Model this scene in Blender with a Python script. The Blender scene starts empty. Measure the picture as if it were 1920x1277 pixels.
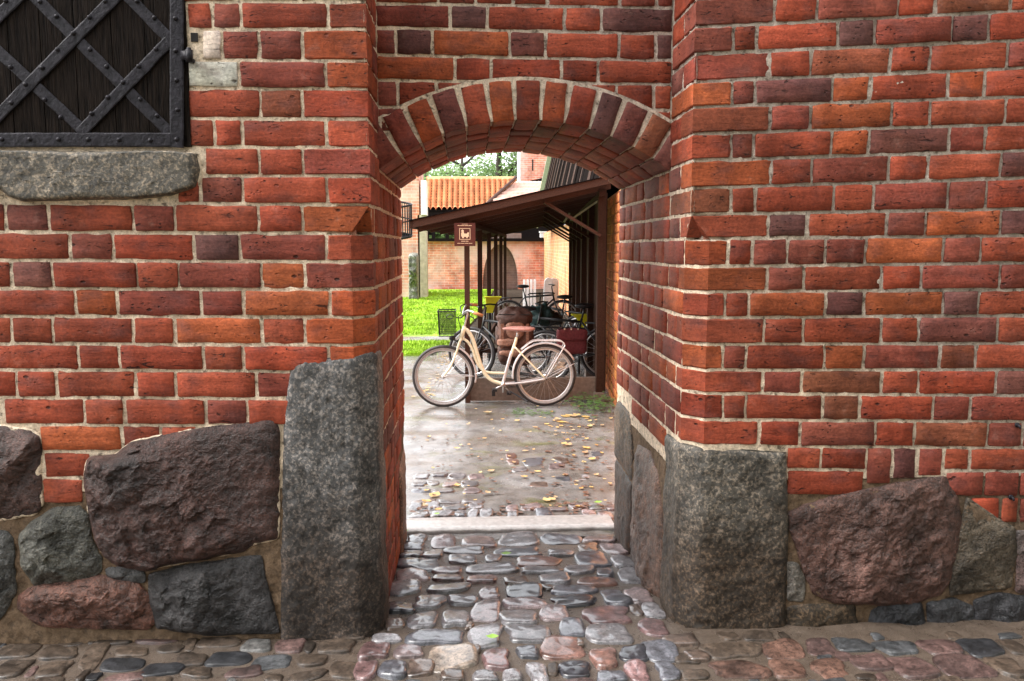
import bpy, bmesh, math, random
import numpy as np
from mathutils import Vector, Matrix
random.seed(7)
RN = np.random.RandomState(11)
sc = bpy.context.scene
COL = sc.collection

# ------------------------------------------------------------------ camera
FPX = 1500.0
YAW = math.atan(85/1500.0); PITCH = math.atan(174.5/1500.0)
FW = Vector((math.sin(YAW)*math.cos(PITCH), math.cos(YAW)*math.cos(PITCH), -math.sin(PITCH)))
RT = Vector((math.cos(YAW), -math.sin(YAW), 0))
UP = RT.cross(FW)
def rdir(px, py): return FW*FPX + RT*(px-960) - UP*(py-638.5)
CAMY = -3.0
_d = rdir(875, 1188); CAMZ = -_d.z/_d.y*3.0
CAM = Vector((0, CAMY, CAMZ))
cd = bpy.data.cameras.new('camera'); cam = bpy.data.objects.new('camera', cd); COL.objects.link(cam)
cam.location = CAM
cam.rotation_euler = Matrix((RT, UP, -FW)).transposed().to_euler()
cd.sensor_width = 36; cd.lens = FPX/1920*36; cd.clip_end = 2000; cd.clip_start = .05
sc.camera = cam

# ------------------------------------------------------------------ sky, sun, exposure
w = bpy.data.worlds.new('World'); sc.world = w; w.use_nodes = True
SUN_EL, SUN_AZ = math.radians(50), math.radians(-88)      # azimuth from +Y clockwise: high on the left, along the wall
nt = w.node_tree; nt.nodes.clear()
sky = nt.nodes.new('ShaderNodeTexSky'); sky.sky_type = 'NISHITA'; sky.sun_disc = False
sky.sun_elevation = SUN_EL; sky.sun_rotation = SUN_AZ; sky.dust_density = 4; sky.air_density = 1.5
hs = nt.nodes.new('ShaderNodeHueSaturation'); hs.inputs['Saturation'].default_value = .18; hs.inputs['Value'].default_value = 1.0
bg = nt.nodes.new('ShaderNodeBackground'); bg.inputs['Strength'].default_value = .15
out = nt.nodes.new('ShaderNodeOutputWorld')
cloud = nt.nodes.new('ShaderNodeMix'); cloud.data_type = 'RGBA'; cloud.inputs[0].default_value = .55; cloud.inputs[7].default_value = (5.6, 5.75, 6.0, 1)    # even cloud deck
nt.links.new(sky.outputs[0], hs.inputs['Color']); nt.links.new(hs.outputs[0], cloud.inputs[6]); nt.links.new(cloud.outputs[2], bg.inputs[0]); nt.links.new(bg.outputs[0], out.inputs[0])
sd = bpy.data.lights.new('sun', 'SUN'); sd.energy = 1.5; sd.angle = math.radians(40); sd.color = (1, .96, .9)
so = bpy.data.objects.new('sun', sd); COL.objects.link(so)
sv = Vector((math.sin(SUN_AZ)*math.cos(SUN_EL), math.cos(SUN_AZ)*math.cos(SUN_EL), math.sin(SUN_EL)))
so.rotation_euler = sv.to_track_quat('Z', 'Y').to_euler(); so.location = sv*20
sc.view_settings.view_transform = 'Standard'; sc.view_settings.look = 'None'
sc.view_settings.exposure = 2.0; sc.view_settings.gamma = 1

# ------------------------------------------------------------------ measuring
def onY(px, py, Y):
    d = rdir(px, py); t = (Y-CAMY)/d.y
    return CAM + d*t
def gz(Y):
    pts = [(-50, 0), (0, 0), (1.5, -.125), (5.5, -.178), (9, -.195), (400, -.195)]
    for (a, za), (b, zb) in zip(pts, pts[1:]):
        if Y <= b: return za + (zb-za)*(Y-a)/(b-a)
    return -.195
def ground(px, py):
    d = rdir(px, py); z = 0
    for _ in range(30):
        t = (z-CAM.z)/d.z; p = CAM + d*t; z = gz(p.y)
    return p
# value noise
def vnoise(P, seed=0):
    P = np.asarray(P, float); i = np.floor(P).astype(np.int64); f = P-i; f = f*f*(3-2*f)
    def h(dx, dy, dz):
        n = (i[:, 0]+dx)*73856093 ^ (i[:, 1]+dy)*19349663 ^ (i[:, 2]+dz)*83492791 ^ (seed*2654435761 & 0xffffffff)
        n = (n ^ (n >> 13))*1274126177 & 0xffffffff
        n = (n ^ (n >> 16))*2246822519 & 0xffffffff
        return ((n ^ (n >> 15)) & 0xffff)/32767.5-1
    x, y, z = f[:, 0], f[:, 1], f[:, 2]
    c00 = h(0,0,0)*(1-x)+h(1,0,0)*x; c10 = h(0,1,0)*(1-x)+h(1,1,0)*x
    c01 = h(0,0,1)*(1-x)+h(1,0,1)*x; c11 = h(0,1,1)*(1-x)+h(1,1,1)*x
    return (c00*(1-y)+c10*y)*(1-z)+(c01*(1-y)+c11*y)*z
def fbm(P, s, o=4, seed=0, gain=.5):
    P = np.asarray(P, float); r = 0; a = 1
    for k in range(o):
        r = r + a*vnoise(P*s*2**k+k*17.3, seed+k); a *= gain
    return r

# ------------------------------------------------------------------ object helpers
def mesh(name, verts, faces, mat=None, parent=None, smooth=False, color=None):
    me = bpy.data.meshes.new(name); me.from_pydata([tuple(v) for v in verts], [], faces); me.update()
    if smooth: me.polygons.foreach_set('use_smooth', [True]*len(me.polygons))
    if mat: me.materials.append(mat)
    o = bpy.data.objects.new(name, me); COL.objects.link(o)
    if parent:
        o.parent = parent
        o.matrix_parent_inverse = Matrix.Translation(-abs_loc(parent))
    if color: o.color = (*color, 1)
    return o
def abs_loc(p):
    v = Vector(p.location)
    while p.parent:
        p = p.parent; v = Vector(p.location) if False else v
    return v
def tag(o, label, cat, group=None):
    o['label'] = label; o['category'] = cat
    if group: o['group'] = group
    return o
def thing(name, label, cat, loc=(0, 0, 0), group=None):
    o = bpy.data.objects.new(name, None); COL.objects.link(o); o.location = loc; o.empty_display_size = .1
    return tag(o, label, cat, group)
def struct(o): o['kind'] = 'structure'; return o
def stuff(o): o['kind'] = 'stuff'; return o
class MB:
    def __init__(s): s.v = []; s.f = []
    def add(s, vs, fs):
        n = len(s.v); s.v += [tuple(v) for v in vs]; s.f += [tuple(i+n for i in f) for f in fs]; return s
    def box(s, c, size, rot=None):
        vs = [Vector((x*size[0]/2, y*size[1]/2, z*size[2]/2)) for x in (-1, 1) for y in (-1, 1) for z in (-1, 1)]
        if rot is not None: vs = [rot @ v for v in vs]
        c = Vector(c)
        return s.add([v+c for v in vs], [(0,1,3,2),(4,6,7,5),(0,4,5,1),(2,3,7,6),(0,2,6,4),(1,5,7,3)])
    def bar(s, a, b, wd, ht, up=(0, 0, 1)):
        a = Vector(a); b = Vector(b); z = (b-a); L = z.length; z.normalize()
        x = Vector(up).cross(z)
        if x.length < 1e-4: x = Vector((1, 0, 0))
        x.normalize(); y = z.cross(x)
        return s.box((a+b)/2, (wd, ht, L), Matrix((x, y, z)).transposed())
    def tube(s, pts, r, n=8, cap=True, closed=False):
        pts = [Vector(p) for p in pts]; m = len(pts); rs = r if isinstance(r, (list, tuple)) else [r]*m
        vs = []; px = None
        for i, p in enumerate(pts):
            if closed: t = pts[(i+1) % m]-pts[i-1]
            else: t = pts[min(i+1, m-1)]-pts[max(i-1, 0)]
            t.normalize()
            if px is None:
                px = t.orthogonal().normalized()
            px = (px-t*px.dot(t)).normalized(); py = t.cross(px)
            for k in range(n):
                a = 2*math.pi*k/n; vs.append(p+(px*math.cos(a)+py*math.sin(a))*rs[i])
        fs = []
        for i in range(m if closed else m-1):
            j = (i+1) % m
            for k in range(n):
                fs.append((i*n+k, i*n+(k+1) % n, j*n+(k+1) % n, j*n+k))
        if cap and not closed:
            fs.append(tuple(range(n))[::-1]); fs.append(tuple((m-1)*n+k for k in range(n)))
        return s.add(vs, fs)
    def prism(s, poly, ax, d0, d1):      # poly of (a,b): ax 'y' -> (a,Y,b)
        n = len(poly)
        f = {'y': lambda a, b, d: (a, d, b), 'x': lambda a, b, d: (d, a, b), 'z': lambda a, b, d: (a, b, d)}[ax]
        vs = [f(a, b, d0) for a, b in poly]+[f(a, b, d1) for a, b in poly]
        return s.add(vs, [tuple(range(n)), tuple(range(n, 2*n))[::-1]]+[(i, i+n, (i+1) % n+n, (i+1) % n) for i in range(n)])
    def build(s, name, mat, parent=None, smooth=False, color=None):
        o = mesh(name, s.v, s.f, mat, parent, smooth, color)
        bm = bmesh.new(); bm.from_mesh(o.data); bmesh.ops.recalc_face_normals(bm, faces=bm.faces); bm.to_mesh(o.data); bm.free()
        return o
def spline(pts, n=6):
    P = [Vector(p) for p in pts]; P = [2*P[0]-P[1]]+P+[2*P[-1]-P[-2]]; r = []
    for i in range(1, len(P)-2):
        for k in range(n):
            t = k/n; a, b, c, d = P[i-1:i+3]
            r.append(.5*((2*b)+(c-a)*t+(2*a-5*b+4*c-d)*t*t+(3*b-a-3*c+d)*t**3))
    return r+[P[-2]]

# ------------------------------------------------------------------ materials
def new_mat(name):
    m = bpy.data.materials.new(name); m.use_nodes = True; nt = m.node_tree; nt.nodes.clear()
    o = nt.nodes.new('ShaderNodeOutputMaterial'); b = nt.nodes.new('ShaderNodeBsdfPrincipled'); nt.links.new(b.outputs[0], o.inputs[0])
    return m, nt, b
class NG:
    def __init__(s, nt): s.nt = nt
    def n(s, t, **k):
        x = s.nt.nodes.new('ShaderNode'+t)
        for a, b in k.items(): setattr(x, a, b)
        return x
    def link(s, a, b): s.nt.links.new(a, b)
    def pos(s, scale=(1, 1, 1), off=None):
        g = s.n('NewGeometry'); m = s.n('VectorMath', operation='MULTIPLY'); m.inputs[1].default_value = scale
        s.link(g.outputs['Position'], m.inputs[0]); o = m.outputs[0]
        if off is not None:
            a = s.n('VectorMath', operation='ADD'); s.link(o, a.inputs[0]); s.link(off, a.inputs[1]); o = a.outputs[0]
        return o
    def noise(s, vec, scale, detail=4, rough=.55, dist=0):
        x = s.n('TexNoise'); x.inputs['Scale'].default_value = scale; x.inputs['Detail'].default_value = detail
        x.inputs['Roughness'].default_value = rough; x.inputs['Distortion'].default_value = dist
        s.link(vec, x.inputs['Vector']); return x.outputs['Fac']
    def voro(s, vec, scale, feature='F1', out='Distance'):
        x = s.n('TexVoronoi', feature=feature); x.inputs['Scale'].default_value = scale; s.link(vec, x.inputs['Vector']); return x.outputs[out]
    def ramp(s, fac, *stops):
        x = s.n('ValToRGB'); e = x.color_ramp.elements
        while len(e) < len(stops): e.new(.5)
        for i, (p, c) in enumerate(stops):
            e[i].position = p; e[i].color = (*c, 1) if isinstance(c, tuple) else (c, c, c, 1)
        s.link(fac, x.inputs[0]); return x.outputs[0]
    def mix(s, fac, a, b, mode='MIX'):
        x = s.n('Mix', data_type='RGBA', blend_type=mode)
        for v, i in ((fac, 0), (a, 6), (b, 7)):
            if isinstance(v, (int, float)): x.inputs[i].default_value = v if i == 0 else (v, v, v, 1)
            elif isinstance(v, tuple): x.inputs[i].default_value = (*v, 1)
            else: s.link(v, x.inputs[i])
        return x.outputs[2]
    def math(s, op, a, b=0.0):
        x = s.n('Math', operation=op)
        for i, v in enumerate((a, b)):
            if isinstance(v, (int, float)): x.inputs[i].default_value = v
            else: s.link(v, x.inputs[i])
        return x.outputs[0]
    def bump(s, h, dist=.003, strength=1, normal=None):
        x = s.n('Bump'); x.inputs['Distance'].default_value = dist; x.inputs['Strength'].default_value = strength
        s.link(h, x.inputs['Height'])
        if normal is not None: s.link(normal, x.inputs['Normal'])
        return x.outputs[0]
def objrand(g, k=50):
    oi = g.n('ObjectInfo'); m = g.math('MULTIPLY', oi.outputs['Random'], k); return oi, m
M = {}
def brick_mat():
    m, nt, b = new_mat('fired_brick'); g = NG(nt)
    oi, off = objrand(g, 37.0)
    p = g.pos((1, 1, 1), off); ps = g.pos((1, 1, 5.5), off)
    big = g.noise(p, 5, 3); fine = g.noise(p, 95, 5, .65); strk = g.noise(ps, 16, 5, .6, .6)
    col = oi.outputs['Color']
    v = g.ramp(big, (.28, .6), (.74, 1.4))
    c = g.mix(1, col, v, 'MULTIPLY')
    c = g.mix(g.ramp(g.noise(g.pos((1, 1, 1.6), off), 9, 4), (.5, 0), (.78, .6)), c, (.10, .05, .05))     # burnt, purplish patches
    c = g.mix(g.ramp(g.noise(p, 7, 3), (.5, 0), (.75, .5)), c, g.mix(1, c, (1.5, 1.55, 1.35), 'MULTIPLY'))
    c = g.mix(.6, c, g.mix(1, c, g.ramp(fine, (.3, .45), (.7, 1.5)), 'MULTIPLY'))
    c = g.mix(.45, c, g.mix(1, c, g.ramp(strk, (.32, .5), (.6, 1.2)), 'MULTIPLY'))
    # pits and creases
    pit = g.ramp(g.voro(g.pos((1, 1, 1.5), off), 46), (.12, 1), (.26, 0))
    pmask = g.ramp(g.noise(p, 9, 3), (.57, 0), (.66, 1))
    pit2 = g.mix(1, g.ramp(g.voro(g.pos((.8, .8, 1.4), off), 21), (.10, 1), (.19, 0)), g.ramp(g.noise(g.pos((1, 1, 1)), 6, 2), (.56, 0), (.62, 1)), 'MULTIPLY')
    pits = g.math('MAXIMUM', g.mix(1, pit, pmask, 'MULTIPLY'), pit2)
    cre = g.ramp(g.noise(g.pos((1, 1, 3.4), off), 19, 4, .55, 1.4), (.63, 0), (.68, 1))
    cm = g.ramp(g.noise(p, 8, 2), (.47, 0), (.6, 1)); cre = g.mix(1, cre, cm, 'MULTIPLY')
    hol = g.math('MAXIMUM', pits, cre)
    c = g.mix(g.math('MULTIPLY', hol, .85), c, (.028, .014, .012))
    soot = g.noise(g.pos((1, 1, .7)), 1.7, 5, .65, .4)
    c = g.mix(1, c, g.ramp(soot, (.34, .62), (.62, 1.12)), 'MULTIPLY')      # damp and soot across the wall
    # lime film
    lime = g.ramp(g.noise(p, 14, 6, .7), (.6, 0), (.95, .3))
    c = g.mix(lime, c, (.46, .36, .31))
    g.link(c, b.inputs['Base Color'])
    g.link(g.ramp(fine, (.3, .6), (.7, .85)), b.inputs['Roughness']); b.inputs['Specular IOR Level'].default_value = .16
    h = g.math('ADD', g.math('MULTIPLY', fine, .5), g.math('MULTIPLY', strk, .4))
    h = g.math('SUBTRACT', h, g.math('MULTIPLY', hol, 1.6))
    g.link(g.bump(h, .0045, 1), b.inputs['Normal'])
    return m
M['brick'] = brick_mat()
def mortar_mat(name, cream, grey):
    m, nt, b = new_mat(name); g = NG(nt); p = g.pos()
    f = g.noise(p, 160, 4, .7); mid = g.noise(p, 28, 5, .65); big = g.noise(p, 2.2, 3)
    # the upper right of the wall was repointed with a greyer mortar
    sx = g.n('SeparateXYZ'); g.link(g.pos(), sx.inputs[0])
    rgt = g.math('ADD', g.math('MULTIPLY', sx.outputs[0], .5), g.math('MULTIPLY', sx.outputs[2], .55))
    k = g.ramp(g.math('ADD', rgt, g.math('MULTIPLY', big, .5)), (1.45/2.6, 0), (2.2/2.6, 1)) if False else \
        g.ramp(g.math('MULTIPLY', g.math('ADD', rgt, g.math('MULTIPLY', big, .5)), .4), (.56, 0), (.74, 1))
    c = g.mix(k, cream, grey)
    c = g.mix(1, c, g.ramp(mid, (.3, .6), (.6, 1.2)), 'MULTIPLY')
    c = g.mix(g.ramp(g.noise(p, 48, 3), (.56, 0), (.70, .8)), c, (.07, .05, .035))
    c = g.mix(1, c, g.ramp(f, (.3, .7), (.7, 1.25)), 'MULTIPLY')
    g.link(c, b.inputs['Base Color']); b.inputs['Roughness'].default_value = .9; b.inputs['Specular IOR Level'].default_value = .2
    h = g.math('ADD', g.math('MULTIPLY', f, .6), mid)
    g.link(g.bump(h, .006, 1), b.inputs['Normal'])
    return m
M['mortar'] = mortar_mat('lime_mortar', (.68, .55, .41), (.40, .335, .28))
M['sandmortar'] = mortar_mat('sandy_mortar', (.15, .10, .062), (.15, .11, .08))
def rock_mat(name, spk, scale, wet=.5, spkamt=.6, bd=.008, span=.3, coat=0, grime=False):
    m, nt, b = new_mat(name); g = NG(nt); oi, off = objrand(g, 21.0); p = g.pos((1, 1, 1), off)
    big = g.noise(p, 6, 5, .6, .5); mid = g.noise(p, 30, 5, .65); f = g.noise(p, 150, 3, .7)
    c = g.mix(1, oi.outputs['Color'], g.ramp(big, (.3, .3), (.7, 1.8)) if 'boulder' in name else g.ramp(big, (.3, .45), (.7, 1.6)), 'MULTIPLY')
    c = g.mix(1, c, g.ramp(mid, (.33, .5), (.66, 1.5)), 'MULTIPLY')
    sp = g.ramp(g.noise(p, scale, 3, .6), (.5, 0), (.6, 1))
    c = g.mix(g.math('MULTIPLY', sp, spkamt), c, g.mix(1, c, spk, 'MULTIPLY'))
    dk = g.ramp(g.noise(p, scale*.8, 3, .6), (.36, 1), (.45, 0))
    c = g.mix(g.math('MULTIPLY', dk, .7), c, g.mix(1, c, .25, 'MULTIPLY'))
    if grime:      # greasy, trodden dirt rising unevenly from the foot of the stone
        sx = g.n('SeparateXYZ'); g.link(g.pos(), sx.inputs[0])
        hgt = g.math('ADD', sx.outputs[2], g.math('MULTIPLY', g.noise(p, 4, 4, .6), -.55))
        c = g.mix(g.ramp(hgt, (.0, .9), (.34, 0)), c, g.mix(1, c, (.36, .27, .21), 'MULTIPLY'))
    if coat:
        b.inputs['Coat Weight'].default_value = coat; b.inputs['Coat Roughness'].default_value = .14; b.inputs['Coat IOR'].default_value = 1.5
    g.link(c, b.inputs['Base Color'])
    g.link(g.ramp(mid, (.3, wet), (.7, wet+span)), b.inputs['Roughness']); b.inputs['Specular IOR Level'].default_value = .4
    h = g.math('ADD', g.math('MULTIPLY', f, .4), mid)
    g.link(g.bump(h, bd, .9), b.inputs['Normal'])
    return m
M['granite'] = rock_mat('speckled_granite', (2.9, 2.6, 2.35), 85, .45, .9, .005, .3, 0, True)
M['boulder'] = rock_mat('split_boulder', (1.9, 1.7, 1.65), 150, .22, .6, .016, .35)
M['cobble'] = rock_mat('wet_cobble', (1.7, 1.6, 1.6), 110, .28, .5, .0016, .3, .9)
M['streetcobble'] = rock_mat('damp_street_cobble', (1.7, 1.6, 1.6), 110, .42, .5, .004, .3, .25)
def simple(name, col, rough=.6, metal=0, nscale=20, var=.3, bump=.002, stretch=(1, 1, 1), spec=.4):
    m, nt, b = new_mat(name); g = NG(nt); p = g.pos(stretch)
    n = g.noise(p, nscale, 5, .6); c = g.mix(1, col, g.ramp(n, (.3, 1-var), (.7, 1+var)), 'MULTIPLY')
    g.link(c, b.inputs['Base Color']); b.inputs['Roughness'].default_value = rough; b.inputs['Metallic'].default_value = metal
    b.inputs['Specular IOR Level'].default_value = spec
    if bump: g.link(g.bump(n, bump, .8), b.inputs['Normal'])
    return m
M['iron'] = simple('forged_iron', (.015, .013, .017), .45, .2, 60, .6, .004, spec=.25)
M['oak'] = simple('weathered_oak', (.010, .007, .0055), .6, 0, 22, .85, .008, (6, 6, .5), .04)
M['woodbrown'] = simple('brown_stained_timber', (.042, .020, .013), .8, 0, 30, .4, .002, (3, 3, 3), .1)
M['woodred'] = simple('brown_painted_board', (.064, .030, .020), .75, 0, 30, .35, .001, (3, 3, 3), .15)
M['wooddark'] = simple('dark_tarred_planks', (.012, .0095, .009), .95, 0, 20, .5, .003, (6, 6, .6), 0.0)
M['signbrown'] = simple('sign_brown_paint', (.085, .022, .016), .4, 0, 20, .1, 0)
M['signgold'] = simple('sign_cream_paint', (.75, .55, .36), .5, 0, 20, .1, 0)
M['yellow'] = simple('yellow_plastic', (.62, .60, .02), .4, 0, 20, .1, 0)
M['galv'] = simple('galvanised_steel', (.45, .47, .5), .4, .5, 12, .2, 0)
M['whitepl'] = simple('white_painted_slat', (.75, .75, .76), .45, 0, 12, .1, 0)
M['cream'] = simple('cream_enamel', (.80, .74, .53), .25, 0, 40, .12, 0, spec=.6)
M['chrome'] = simple('dull_aluminium', (.62, .6, .6), .28, .85, 60, .1, 0)
M['silver'] = simple('silver_paint', (.62, .58, .58), .3, .3, 60, .08, 0)
M['tyre'] = simple('tyre_rubber', (.028, .024, .024), .6, 0, 60, .3, 0)
M['tyretan'] = simple('dusty_tyre', (.30, .285, .28), .6, 0, 60, .2, 0)
M['black'] = simple('black_plastic', (.012, .012, .014), .4, 0, 60, .2, 0)
M['leather'] = simple('pink_brown_leather', (.36, .17, .14), .35, 0, 60, .25, 0)
M['grip'] = simple('tan_leather_grip', (.38, .16, .06), .5, 0, 60, .2, 0)
M['spoke'] = simple('spoke_steel', (.5, .5, .52), .3, .8, 60, .1, 0)
M['bag'] = simple('brown_canvas', (.10, .042, .027), .7, 0, 45, .4, .004)
M['bagdk'] = simple('dark_brown_canvas', (.06, .026, .018), .7, 0, 45, .4, .004)
M['redbag'] = simple('red_canvas', (.17, .032, .036), .75, 0, 45, .35, .004)
M['greenbag'] = simple('dark_green_cloth', (.012, .035, .035), .7, 0, 25, .5, .006)
M['concrete'] = simple('grey_concrete', (.17, .125, .10), .6, 0, 25, .3, .003)
M['bark'] = simple('tree_bark', (.05, .04, .03), .9, 0, 12, .4, .02)
M['plaster'] = simple('white_plaster', (.78, .77, .73), .8, 0, 4, .1, 0)
M['palestone'] = simple('pale_stone', (.42, .36, .27), .8, 0, 6, .3, .004)
M['greystone'] = simple('green_grey_stone', (.20, .21, .18), .8, 0, 6, .4, .01)
M['void'] = simple('unlit_interior', (.02, .018, .016), .9, 0, 6, .1, 0)
M['palegreen'] = simple('pale_green_board', (.30, .33, .20), .6, 0, 20, .2, 0)
def far_brick(name, col1, col2, mort, axis, size=.30, film=.25):
    m, nt, b = new_mat(name); g = NG(nt)
    sx = g.n('SeparateXYZ'); g.link(g.pos(), sx.inputs[0]); cx = g.n('CombineXYZ')
    g.link(sx.outputs[{'x': 0, 'y': 1}[axis]], cx.inputs[0]); g.link(sx.outputs[2], cx.inputs[1])
    t = g.n('TexBrick'); t.offset_frequency = 2; t.inputs['Scale'].default_value = 1; t.inputs['Brick Width'].default_value = size
    t.inputs['Row Height'].default_value = size*.34; t.inputs['Mortar Size'].default_value = .009; t.inputs['Bias'].default_value = 0
    t.inputs['Color1'].default_value = (*col1, 1); t.inputs['Color2'].default_value = (*col2, 1); t.inputs['Mortar'].default_value = (*mort, 1)
    g.link(cx.outputs[0], t.inputs['Vector'])
    c = g.mix(1, t.outputs[0], g.ramp(g.noise(g.pos(), 3, 5), (.3, .65), (.7, 1.35)), 'MULTIPLY')
    c = g.mix(g.ramp(g.noise(g.pos(), .55, 5, .65), (.44, 0), (.64, film*3)), c, (.72, .58, .52))
    g.link(c, b.inputs['Base Color']); b.inputs['Roughness'].default_value = .85
    g.link(g.bump(t.outputs['Fac'], .01, -.6), b.inputs['Normal'])
    return m
M['farX'] = far_brick('courtyard_brick', (.64, .23, .135), (.50, .165, .105), (.58, .46, .38), 'x')
M['farY'] = far_brick('side_wall_brick', (.60, .24, .08), (.46, .15, .06), (.45, .33, .2), 'y', film=.05)
M['farD'] = far_brick('dark_infill_brick', (.16, .085, .06), (.12, .065, .05), (.18, .13, .1), 'x', film=.05)
def wet_ground():
    m, nt, b = new_mat('wet_trodden_concrete'); g = NG(nt); p = g.pos()
    big = g.noise(p, 1.1, 4, .6, .4); mid = g.noise(p, 9, 5, .65); f = g.noise(p, 90, 4, .7)
    c = g.mix(g.ramp(big, (.38, 0), (.6, 1)), (.125, .11, .098), (.19, .188, .188))
    moss = g.ramp(g.noise(g.pos((.8, 1.2, 1)), 2.3, 5, .65, .5), (.55, 0), (.7, .75))
    c = g.mix(moss, c, (.10, .105, .03))
    c = g.mix(1, c, g.ramp(mid, (.3, .6), (.7, 1.3)), 'MULTIPLY')
    c = g.mix(g.ramp(g.noise(p, 45, 3, .7), (.60, 0), (.68, .8)), c, (.09, .055, .04))
    c = g.mix(1, c, g.ramp(f, (.3, .7), (.7, 1.3)), 'MULTIPLY')
    g.link(c, b.inputs['Base Color'])
    pud = g.ramp(g.noise(g.pos((1, .7, 1)), 1.6, 4, .6, .3), (.42, .05), (.68, .3))
    g.link(g.math('ADD', pud, g.math('MULTIPLY', f, .12)), b.inputs['Roughness']); b.inputs['Specular IOR Level'].default_value = .55
    g.link(g.bump(g.math('ADD', mid, g.math('MULTIPLY', f, .7)), .003, .5), b.inputs['Normal'])
    return m
M['wet'] = wet_ground()
def sand_bed():
    m, nt, b = new_mat('wet_sandy_bed'); g = NG(nt); p = g.pos()
    mid = g.noise(p, 14, 5, .65); f = g.noise(p, 220, 3, .7)
    c = g.mix(mid, (.04, .028, .021), (.14, .103, .075)); c = g.mix(1, c, g.ramp(f, (.3, .55), (.7, 1.5)), 'MULTIPLY')
    g.link(c, b.inputs['Base Color']); g.link(g.ramp(mid, (.35, .22), (.65, .55)), b.inputs['Roughness'])
    g.link(g.bump(g.math('ADD', g.math('MULTIPLY', f, .6), mid), .008, .9), b.inputs['Normal'])
    return m
M['sand'] = sand_bed()
M['grass'] = simple('lawn_green', (.22, .36, .025), .7, 0, 2.2, .5, .02, spec=.2)
M['blade'] = simple('grass_blade', (.27, .42, .03), .6, 0, 2.2, .5, 0, spec=.2)
M['soil'] = simple('earth', (.10, .085, .05), .9, 0, 2, .3, .01)
M['tile'] = simple('clay_pantile', (.72, .29, .13), .6, 0, 2.5, .35, 0)
M['tilepink'] = simple('pale_clay_tile', (.74, .45, .36), .45, 0, 2.5, .2, 0)
def leaf_mat(name, a, b_, tr=.35):
    m, nt, b = new_mat(name); g = NG(nt); c = g.mix(g.ramp(g.noise(g.pos(), 5, 3), (.35, 0), (.65, 1)), a, b_)
    g.link(c, b.inputs['Base Color']); b.inputs['Roughness'].default_value = .5
    t = g.n('BsdfTranslucent'); g.link(c, t.inputs[0]); mx = g.n('MixShader'); mx.inputs[0].default_value = tr
    g.link(b.outputs[0], mx.inputs[1]); g.link(t.outputs[0], mx.inputs[2])
    o = [n for n in nt.nodes if n.type == 'OUTPUT_MATERIAL'][0]; g.link(mx.outputs[0], o.inputs[0])
    return m
M['foliage'] = leaf_mat('oak_foliage', (.10, .19, .05), (.22, .33, .11), .45)
M['autumn'] = leaf_mat('fallen_leaf', (.46, .25, .06), (.60, .45, .20), .15)
M['brownleaf'] = leaf_mat('brown_leaf', (.15, .065, .035), (.09, .05, .03), .1)
M['greenleaf'] = leaf_mat('green_leaf', (.22, .42, .05), (.30, .5, .08), .2)
M['weed'] = leaf_mat('weed_leaf', (.05, .12, .025), (.10, .17, .04), .2)
M['slab'] = simple('worn_pale_slab', (.36, .34, .33), .28, 0, 35, .25, .002, spec=.5)
M['bagl'] = simple('worn_tan_canvas', (.24, .115, .075), .7, 0, 45, .4, .004)
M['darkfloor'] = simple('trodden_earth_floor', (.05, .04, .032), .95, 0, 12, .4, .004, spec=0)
M['tanleaf'] = leaf_mat('tan_leaf', (.34, .20, .10), (.45, .33, .18), .15)
# ------------------------------------------------------------------ the gate wall
HJ = .0066                       # half a mortar joint
CB = {'R': (.275, .056, .029), 'O': (.34, .078, .030), 'D': (.215, .053, .036), 'P': (.175, .058, .046),
      'V': (.125, .049, .043), 'B': (.23, .068, .036), 'W': (.55, .48, .42)}
def bcol(k):
    c = CB[k]; f = random.uniform(.86, 1.14); h = random.uniform(.9, 1.12)
    return (c[0]*f, c[1]*f*h, c[2]*f*h)
XL = onY(691.5, 300, 0).x; XR = onY(1298.5, 300, 0).x
YR = .34; YB = 1.43; CH = .072
def onX(px, py, X):
    d = rdir(px, py); t = (X-CAM.x)/d.x; return CAM+d*t
ZTOP = onY(960, -120, 0).z
wall = thing('gate_wall', 'red brick castle wall with arched passage, granite quoins and boulder footing', 'wall', (0, .5, 0))

JL = [(-52, -52), (3, 3), (54, 55), (111, 114), (164, 167), (221, 223), (275, 277), (328, 330), (380, 384), (435, 438),
      (488, 491), (541, 543), (593, 595), (645, 647), (694, 697), (746, 748), (797, 799), (847, 848), (897, 897), (945, 945)]
BL = [([300, 440, 560, 691], 'RDR'), ([349, 397, 452, 614, 691], 'RDRR'), ([378, 415, 486, 567, 691], 'WDDO'), ([350, 449, 611, 691], 'WDO'),
      ([350, 488, 566, 691], 'RBR'), ([350, 402, 454, 612, 691], 'RRRR'), ([383, 486, 568, 691], 'RRD'), ([330, 376, 455, 613, 691], 'RDRR'),
      ([-70, 10, 91, 250, 328, 485, 567, 691], 'RPRDRRO'), ([-30, 131, 211, 364, 450, 612, 699], 'RDRVDR'),
      ([-60, 20, 99, 257, 335, 490, 571, 699], 'RPRRDOD'), ([-20, 141, 219, 377, 457, 619, 699], 'RODDOO'),
      ([-70, 21, 98, 250, 327, 491, 572, 699], 'RRRRORO'), ([-15, 147, 223.5, 381, 457, 616, 699], 'RRRRRO'),
      ([-40, 30, 105, 255, 329, 481, 560], 'RRRRRD'), ([5, 158, 234, 386, 464, 560], 'RRRDR'), ([74, 228, 302, 370], 'ORR'),
      ([81, 172], 'R'), ([79, 156], 'R')]
JR = [(-84, -58), (-33, -2), (21, 51), (76, 101), (128, 153), (182, 201), (233, 251), (283, 301), (334, 353), (392, 402), (442, 448), (493, 500),
      (543, 548), (592, 596), (644, 646), (693, 694), (742, 738), (791, 787), (840, 836), (884, 879), (932, 930), (982, 982)]
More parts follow.
